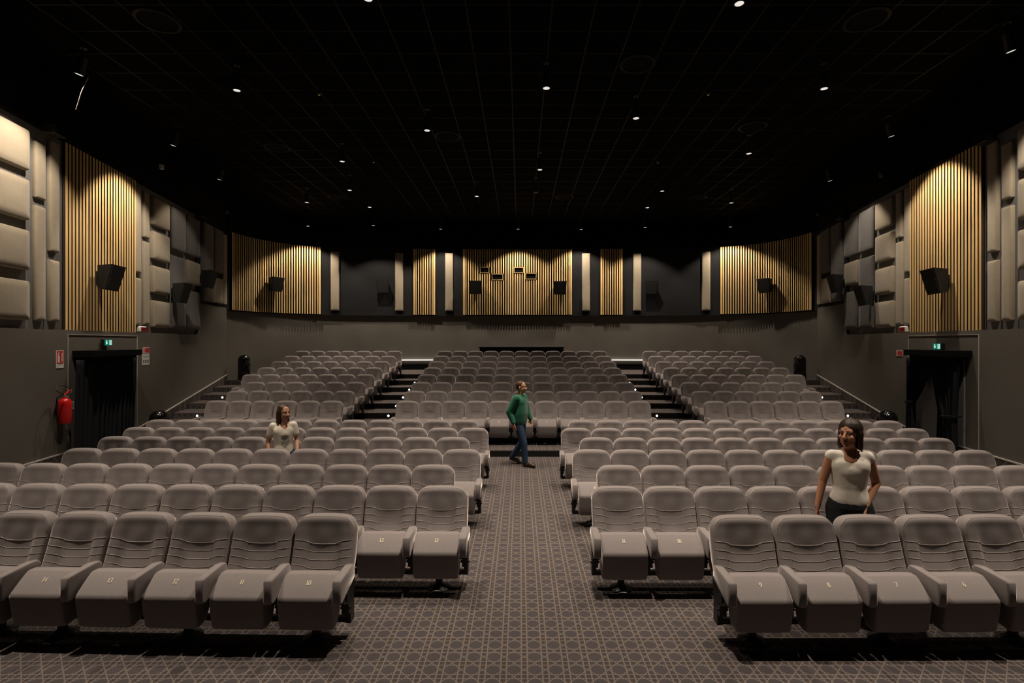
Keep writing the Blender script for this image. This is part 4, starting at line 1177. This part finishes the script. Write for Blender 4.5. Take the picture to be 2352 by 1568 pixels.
def hand(mb, wrist, direction, palm_n, thumb_side, s_=1.0, curl=0.35):
    d = Vector(direction).normalized(); n_ = Vector(palm_n); n_ = (n_ - d * n_.dot(d)).normalized(); b_ = d.cross(n_) * thumb_side
    w0 = Vector(wrist)
    for k in (-1, 0, 1): capsule(mb, w0 + b_ * 0.012 * k * s_, 0.016 * s_, w0 + d * 0.082 * s_ + b_ * 0.022 * k * s_, 0.014 * s_, 8)
    for k, (ln, off) in enumerate(((0.070, 0.030), (0.080, 0.010), (0.074, -0.011), (0.058, -0.031))):
        p = w0 + d * 0.088 * s_ + b_ * off * s_
        q = p + (d * math.cos(curl) + n_ * math.sin(curl)) * ln * 0.5 * s_
        e = q + (d * math.cos(curl * 2.4) + n_ * math.sin(curl * 2.4)) * ln * 0.5 * s_
        capsule(mb, p, 0.0095 * s_, q, 0.0088 * s_, 7); capsule(mb, q, 0.0088 * s_, e, 0.0075 * s_, 7)
    p = w0 + d * 0.022 * s_ + b_ * 0.026 * s_
    q = p + (d * 0.75 + b_ * 0.6 + n_ * 0.3).normalized() * 0.042 * s_
    e = q + (d * 0.95 + b_ * 0.1 + n_ * 0.4).normalized() * 0.032 * s_
    capsule(mb, p, 0.0125 * s_, q, 0.0105 * s_, 7); capsule(mb, q, 0.0105 * s_, e, 0.0085 * s_, 7)
m_skin = mat('skin_warm', (0.46, 0.245, 0.155), 0.55, noise=0.05, scale=30)
m_skin2 = mat('skin_tan', (0.40, 0.19, 0.105), 0.55, noise=0.05, scale=30)
m_hair = mat('hair_brown', (0.045, 0.022, 0.011), 0.5, noise=0.35, scale=60, stretch=(1, 1, 0.12), bump=0.5, bscale=120)
m_hair2 = mat('hair_dark', (0.024, 0.013, 0.008), 0.5, noise=0.35, scale=60, stretch=(1, 1, 0.12), bump=0.5, bscale=120)
m_hair3 = mat('hair_short', (0.060, 0.026, 0.012), 0.6, noise=0.3, scale=90)
m_green = mat('jacket_green', (0.006, 0.105, 0.058), 0.8, noise=0.12, scale=14, bump=0.35, bscale=16, sheen=0.2)
m_jeans = mat('jeans_blue', (0.026, 0.050, 0.095), 0.85, noise=0.25, scale=20, bump=0.3, bscale=24)
m_tee = mat('tee_white', (0.66, 0.60, 0.50), 0.85, bump=0.4, bscale=14)
m_top = mat('top_white', (0.74, 0.68, 0.59), 0.8, bump=0.5, bscale=14)
m_trous = mat('trousers_black', (0.012, 0.014, 0.018), 0.8)
m_shoe = mat('shoe_brown', (0.055, 0.030, 0.014), 0.35, spec=0.5)
m_eye = mat('eye_white', (0.45, 0.40, 0.36), 0.4)
m_iris = mat('iris_brown', (0.03, 0.015, 0.008), 0.2)
m_lip = mat('lips', (0.36, 0.11, 0.08), 0.5)
m_print = mat('tee_print', (0.36, 0.36, 0.32), 0.85, noise=0.6, scale=22)
for m_, d_ in ((m_green, 0.012), (m_jeans, 0.008), (m_tee, 0.008), (m_top, 0.008)):
    for nd in m_.node_tree.nodes:
        if nd.type == 'BUMP': nd.inputs['Distance'].default_value = d_

def head_parts(mb, c, M, s_, female):
    """skull, jaw, nose, ears added to the body; local head axes: -y forward, z up"""
    def T(x, y, z): return Vector(c) + M @ Vector((x * s_, y * s_, z * s_))
    ellipsoid(mb, T(0, 0.008, 0.035), (0.076 * s_, 0.094 * s_, 0.088 * s_), M)
    ellipsoid(mb, T(0, -0.022, -0.035), (0.062 * s_, 0.070 * s_, 0.080 * s_), M)
    ellipsoid(mb, T(0, -0.062, -0.088), (0.026 * s_, 0.026 * s_, 0.022 * s_), M)       # chin
    capsule(mb, T(0, -0.088, 0.012), 0.010 * s_, T(0, -0.108, -0.026), 0.015 * s_, 8)  # nose
    for k in (-1, 1):
        ellipsoid(mb, T(0.014 * k, -0.098, -0.030), (0.009 * s_, 0.010 * s_, 0.008 * s_), M)
        ellipsoid(mb, T(0.078 * k, 0.014, -0.006), (0.008 * s_, 0.018 * s_, 0.030 * s_), M)   # ears
        ellipsoid(mb, T(0.030 * k, -0.083, 0.030), (0.026 * s_, 0.012 * s_, 0.009 * s_), M)   # brow
        ellipsoid(mb, T(0.040 * k, -0.066, -0.020), (0.024 * s_, 0.022 * s_, 0.022 * s_), M)  # cheek
    return T
def face_extras(T, M, s_, t, body):
    for k in (-1, 1):
        mb = MB(); ellipsoid(mb, T(0.031 * k, -0.081, 0.010), (0.0105 * s_, 0.009 * s_, 0.0052 * s_), M, 10); e = obj('eye', mb, m_eye, body, smooth=True)
        mb = MB(); ellipsoid(mb, T(0.031 * k, -0.0872, 0.010), (0.0052 * s_, 0.004 * s_, 0.005 * s_), M, 10); obj('iris', mb, m_iris, e, smooth=True)
    mb = MB(); ellipsoid(mb, T(0, -0.088, -0.056), (0.023 * s_, 0.010 * s_, 0.006 * s_), M, 12); ellipsoid(mb, T(0, -0.087, -0.064), (0.019 * s_, 0.010 * s_, 0.006 * s_), M, 12)
    obj('mouth', mb, m_lip, body, smooth=True)
    mb = MB()
    for k in (-1, 1): capsule(mb, T(0.016 * k, -0.0935, 0.036), 0.0028 * s_, T(0.032 * k, -0.092, 0.040), 0.0028 * s_, 6); capsule(mb, T(0.032 * k, -0.092, 0.040), 0.0028 * s_, T(0.047 * k, -0.082, 0.035), 0.0022 * s_, 6)
    return mb

def person(x, y, z, heading, sc, spec):
    hx, hy = heading
    t = empty('person', (x, y, z), math.atan2(hx, -hy)); t.scale = (sc, sc, sc)
    tag(t, spec['label'], 'person')
    J = spec['J']; skin = spec['skin']; fem = spec['female']
    V = {k: L3(*v) for k, v in J.items()}
    Hm = Matrix.Rotation(spec.get('turn', 0), 3, 'Z') @ Matrix.Rotation(spec.get('nod', 0), 3, 'X')
    body = MB()
    sw = 0.165 if fem else 0.195
    # trunk
    hipw = 0.105 if fem else 0.095
    capsule(body, V['pelvis'] + Vector((-0.05, 0, -0.01)), 0.108, V['pelvis'] + Vector((0.05, 0, -0.01)), 0.108, 14, 0.85)
    capsule(body, V['pelvis'], 0.118, V['waist'], 0.100 if fem else 0.125, 14, 0.78)
    capsule(body, V['waist'], 0.100 if fem else 0.125, V['chest'], 0.128 if fem else 0.145, 14, 0.78)
    capsule(body, V['chest'] + Vector((-0.055, 0, 0.02)), 0.105, V['chest'] + Vector((0.055, 0, 0.02)), 0.105, 14, 0.95)
    capsule(body, V['sh_r'], 0.048 if fem else 0.058, V['sh_l'], 0.048 if fem else 0.058, 12)
    capsule(body, V['chest'] + Vector((0, 0, 0.08)), 0.10, V['neck'], 0.055, 12)
    capsule(body, V['neck'] - Vector((0, 0, 0.03)), 0.052 if fem else 0.060, V['head'] - Vector((0, -0.01, 0.05)), 0.050 if fem else 0.058, 12)
    if fem:
        ellipsoid(body, V['chest'] + Vector((0, -0.040, -0.015)), (0.112, 0.068, 0.085))
    for s_ in ('r', 'l'):
        capsule(body, V['sh_' + s_], 0.046 if fem else 0.060, V['el_' + s_], 0.038 if fem else 0.044, 12)
        capsule(body, V['el_' + s_], 0.038 if fem else 0.044, V['wr_' + s_], 0.025 if fem else 0.030, 12)
        d = V['wr_' + s_] - V['el_' + s_]
        pn = Vector((1 if s_ == 'r' else -1, 0, 0))
        hand(body, V['wr_' + s_], d * 0.6 + Vector((0, 0, -0.12)), pn, 1 if s_ == 'l' else -1, 0.92 if fem else 1.02)
        capsule(body, V['hip_' + s_], 0.090, V['kn_' + s_], 0.058, 12)
        capsule(body, V['kn_' + s_], 0.056, V['an_' + s_], 0.038, 12)
        capsule(body, V['an_' + s_] + Vector((0, 0.02, -0.03)), 0.036, V['toe_' + s_], 0.028, 10)
    hs = 1.02 if fem else 1.06
    T = head_parts(body, V['head'], Hm, hs, fem)
    bo = remesh('body', body, skin, t, 0.0075, 3)
    brow = face_extras(T, Hm, hs, t, bo)
    obj('eyebrow', brow, spec['hairm'], bo, smooth=True)
    hb = MB(); spec['hair'](hb, T, Hm, hs, V)
    remesh('hair', hb, spec['hairm'], t, 0.008, 3)
    for name, m, fn, vx in spec['clothes']:
        mb = MB(); fn(mb, V)
        o = remesh(name, mb, m, t, vx, 18 if name in ('t_shirt', 'top', 'jacket') else 5)
        if name == 't_shirt' and spec.get('print'): spec['print'](o, V)
    return t

def torso_cloth(mb, V, k=0.018, fem=True, low=-0.04, ease=0.0):
    p = V['pelvis'] + Vector((0, 0, low)); w_, c_ = V['waist'], V['chest']
    for q in (-1, 0, 1):
        capsule(mb, p + Vector(((0.052 if fem else 0.06) * q, 0, 0)), 0.104 + k, w_ + Vector(((0.026 if fem else 0.05) * q, 0, 0)), (0.088 if fem else 0.094) + k + ease, 14, 0.95)
        capsule(mb, w_ + Vector(((0.026 if fem else 0.05) * q, 0, 0)), (0.088 if fem else 0.094) + k + ease, c_ + Vector((0.045 * q, 0, 0)), 0.102 + k, 14, 0.95)
    capsule(mb, c_ + Vector((-0.055, 0, 0.02)), 0.100 + k, c_ + Vector((0.055, 0, 0.02)), 0.100 + k, 14, 0.97)
    if fem:
        ellipsoid(mb, c_ + Vector((0, -0.042, -0.015)), (0.118 + k * 0.5, 0.074 + k * 0.5, 0.092))
    for s_ in ('sh_r', 'sh_l'):
        capsule(mb, V[s_] * 0.93 + c_ * 0.07, 0.045 + k * 0.4, c_ + Vector((0, 0, 0.10)), 0.075, 12)
        capsule(mb, V[s_] * 0.95 + V['neck'] * 0.05, 0.045 + k * 0.4, V['neck'] - Vector((0, 0, 0.075)), 0.05 + k * 0.3, 12)
def legs_cloth(mb, V, k=0.014):
    capsule(mb, V['pelvis'] + Vector((-0.06, 0, -0.01)), 0.112 + k, V['pelvis'] + Vector((0.06, 0, -0.01)), 0.112 + k, 16, 0.88)
    for s_ in ('r', 'l'):
        capsule(mb, V['hip_' + s_], 0.092 + k, V['kn_' + s_], 0.060 + k, 14)
        capsule(mb, V['kn_' + s_], 0.060 + k, V['an_' + s_] + Vector((0, 0, 0.01)), 0.046 + k, 14)
def shoe_of(sd): return lambda mb, V: shoe_(mb, V, sd)
def shoe_(mb, V, sd):
    for s_ in (sd,):
        a = V['an_' + s_]; b_ = V['toe_' + s_]
        capsule(mb, a + Vector((0, 0.025, -0.03)), 0.043, b_, 0.036, 12)
        capsule(mb, a + Vector((0, 0.0, 0.02)), 0.046, a + Vector((0, 0.01, -0.03)), 0.044, 12)
        capsule(mb, (a + b_) / 2, 0.042, b_ + (b_ - a).normalized() * 0.02, 0.034, 12)

# the man in the green jacket, mid-stride across the end of the aisle
JM = dict(pelvis=(0, 0, 0.92), waist=(0.01, 0, 1.08), chest=(0.015, 0, 1.28), neck=(0.02, 0, 1.47), head=(0.045, 0, 1.615),
          sh_r=(0.01, 0.185, 1.40), el_r=(-0.12, 0.245, 1.13), wr_r=(-0.02, 0.255, 0.895), sh_l=(0.01, -0.185, 1.40), el_l=(0.06, -0.25, 1.13), wr_l=(0.15, -0.24, 0.93),
          hip_r=(0, 0.09, 0.88), kn_r=(0.14, 0.09, 0.49), an_r=(0.17, 0.09, 0.085), toe_r=(0.36, 0.11, 0.040),
          hip_l=(0, -0.09, 0.88), kn_l=(0.03, -0.09, 0.475), an_l=(-0.20, -0.09, 0.13), toe_l=(-0.03, -0.10, 0.040))
def hair_man(mb, T, M, s_, V):
    ellipsoid(mb, T(0, 0.022, 0.052), (0.081 * s_, 0.090 * s_, 0.082 * s_), M)
    ellipsoid(mb, T(0, 0.060, 0.010), (0.070 * s_, 0.050 * s_, 0.062 * s_), M)
def jacket(mb, V):
    torso_cloth(mb, V, 0.046, False, 0.0, 0.022)
    for s_ in ('r', 'l'):
        capsule(mb, V['sh_' + s_], 0.086, V['el_' + s_], 0.072, 14); capsule(mb, V['el_' + s_], 0.070, V['wr_' + s_] * 0.92 + V['el_' + s_] * 0.08, 0.048, 14)
    n_ = V['neck']
    for k in range(10):
        a0, a1 = 2 * PI * k / 10, 2 * PI * (k + 1) / 10
        capsule(mb, n_ + Vector((0.072 * math.cos(a0), 0.072 * math.sin(a0), -0.028)), 0.022, n_ + Vector((0.072 * math.cos(a1), 0.072 * math.sin(a1), -0.028)), 0.022, 8)
person(-0.02, 10.66, 0.0, (0.92, -0.40), 1.0, dict(label='man in green jacket and jeans walking across the end of the centre aisle', J=JM, skin=m_skin, female=False, turn=R(8),
       hair=hair_man, hairm=m_hair3, clothes=[('jeans', m_jeans, legs_cloth, 0.010), ('jacket', m_green, jacket, 0.009), ('shoe', m_shoe, shoe_of('r'), 0.008), ('shoe', m_shoe, shoe_of('l'), 0.008)]))

# the woman in the printed t-shirt between the rows on the left
JW = dict(pelvis=(0, 0, 0.90), waist=(0.0, 0, 1.06), chest=(0.01, 0, 1.24), neck=(0.015, 0, 1.42), head=(0.04, 0, 1.55),
          sh_r=(-0.03, 0.145, 1.35), el_r=(-0.10, 0.20, 1.10), wr_r=(0.02, 0.215, 0.90), sh_l=(0.03, -0.145, 1.35), el_l=(0.03, -0.20, 1.10), wr_l=(0.18, -0.16, 0.95),
          hip_r=(0, 0.09, 0.86), kn_r=(0.08, 0.09, 0.48), an_r=(0.05, 0.09, 0.085), toe_r=(0.23, 0.10, 0.035),
          hip_l=(0, -0.09, 0.86), kn_l=(0.02, -0.09, 0.475), an_l=(-0.10, -0.09, 0.10), toe_l=(0.06, -0.10, 0.035))
def locks(mb, T, s_, n, zlo, r0):
    for k in range(n):                                              # separate locks round the back and sides
        an = R(-20 + 220 * k / (n - 1)); c_, q = math.cos(an), math.sin(an)
        lo = zlo + 0.03 * math.sin(k * 2.3) ; rr = 0.084 + 0.006 * math.sin(k * 1.7)
        a_ = T(0.060 * c_, 0.02 + 0.062 * q, 0.10); b2 = T(rr * c_, 0.022 + rr * q, 0.02); d = T((rr + 0.004) * c_, 0.030 + rr * q, lo)
        capsule(mb, a_, r0 * s_, b2, r0 * s_, 7); capsule(mb, b2, r0 * s_, d, r0 * 0.55 * s_, 7)
def hair_long(mb, T, M, s_, V):
    ellipsoid(mb, T(0, 0.022, 0.050), (0.086 * s_, 0.092 * s_, 0.086 * s_), M)
    ellipsoid(mb, T(0, 0.062, -0.03), (0.080 * s_, 0.050 * s_, 0.10 * s_), M)
    for k in (-1, 1):
        capsule(mb, T(0.068 * k, 0.0, 0.04), 0.024 * s_, T(0.074 * k, 0.02, -0.10), 0.022 * s_, 8)
        capsule(mb, T(0.050 * k, 0.06, -0.08), 0.040 * s_, T(0.055 * k, 0.075, -0.20), 0.022 * s_, 8)
    capsule(mb, T(0, 0.075, -0.06), 0.045 * s_, T(0, 0.085, -0.21), 0.026 * s_, 8)
    locks(mb, T, s_, 15, -0.16, 0.016)
def tee(mb, V):
    torso_cloth(mb, V, 0.012, True, -0.03, 0.006)
    for s_ in ('r', 'l'): capsule(mb, V['sh_' + s_], 0.060, V['sh_' + s_].lerp(V['el_' + s_], 0.55), 0.062, 14)
def tee_print(o, V):
    cx = V['chest']
    rows = []
    for i in range(25):
        row = []
        q_ = math.sqrt(max(0.0, 1 - ((i - 12) / 12.2) ** 2)) * (0.82 + 0.16 * math.sin(i * 1.1) + 0.08 * math.sin(i * 2.7))
        for j in range(17):
            x_ = (-0.072 + 0.144 * j / 16) * q_; z_ = cx.z - 0.02 - 0.20 * i / 24
            hit, loc, nrm, idx = o.ray_cast(Vector((x_, -0.6, z_)), Vector((0, 1, 0)))
            row.append(Vector((x_, (loc.y if hit else -0.16) - 0.002, z_)))
        rows.append(row)
    mb = MB(); mb.quadmesh(rows); obj('print', mb, m_print, o, smooth=True)
person(-3.60, 7.78, 0.0, (0.62, -0.78), 0.955, dict(label='woman with long brown hair in a white printed t-shirt among left seats', J=JW, skin=m_skin, female=True, turn=R(20),
       hair=hair_long, hairm=m_hair, print=tee_print, clothes=[('jeans', m_jeans, legs_cloth, 0.010), ('t_shirt', m_tee, tee, 0.009), ('shoe', m_shoe, shoe_of('r'), 0.008), ('shoe', m_shoe, shoe_of('l'), 0.008)]))

# the woman in the sleeveless white top between the first rows on the right
JR = dict(JW)
JR.update(sh_r=(0.02, 0.145, 1.35), el_r=(0.03, 0.215, 1.10), wr_r=(0.10, 0.26, 0.88), sh_l=(-0.02, -0.145, 1.35), el_l=(-0.09, -0.215, 1.11), wr_l=(0.06, -0.12, 0.93), head=(0.035, 0.005, 1.545))
def hair_bob(mb, T, M, s_, V):
    ellipsoid(mb, T(0, 0.024, 0.057), (0.096 * s_, 0.102 * s_, 0.096 * s_), M)
    ellipsoid(mb, T(0.01, 0.085, 0.10), (0.050 * s_, 0.045 * s_, 0.042 * s_), M)
    ellipsoid(mb, T(0, 0.060, -0.035), (0.088 * s_, 0.055 * s_, 0.095 * s_), M)
    for k in (-1, 1): capsule(mb, T(0.074 * k, 0.012, 0.04), 0.026 * s_, T(0.078 * k, 0.025, -0.095), 0.028 * s_, 8)
    locks(mb, T, s_, 15, -0.10, 0.018)
def top_white(mb, V):
    torso_cloth(mb, V, 0.010, True, 0.05, 0.004)
    for s_ in ('r', 'l'): capsule(mb, V['sh_' + s_], 0.051, V['sh_' + s_].lerp(V['el_' + s_], 0.06), 0.052, 14)
person(3.21, 4.99, 0.0, (-0.45, -0.89), 1.07, dict(label='woman in a white sleeveless top and black trousers between front rows', J=JR, skin=m_skin2, female=True, turn=R(-28), nod=R(-6),
       hair=hair_bob, hairm=m_hair2, clothes=[('trousers', m_trous, legs_cloth, 0.010), ('top', m_top, top_white, 0.009), ('shoe', m_shoe, shoe_of('r'), 0.008), ('shoe', m_shoe, shoe_of('l'), 0.008)]))
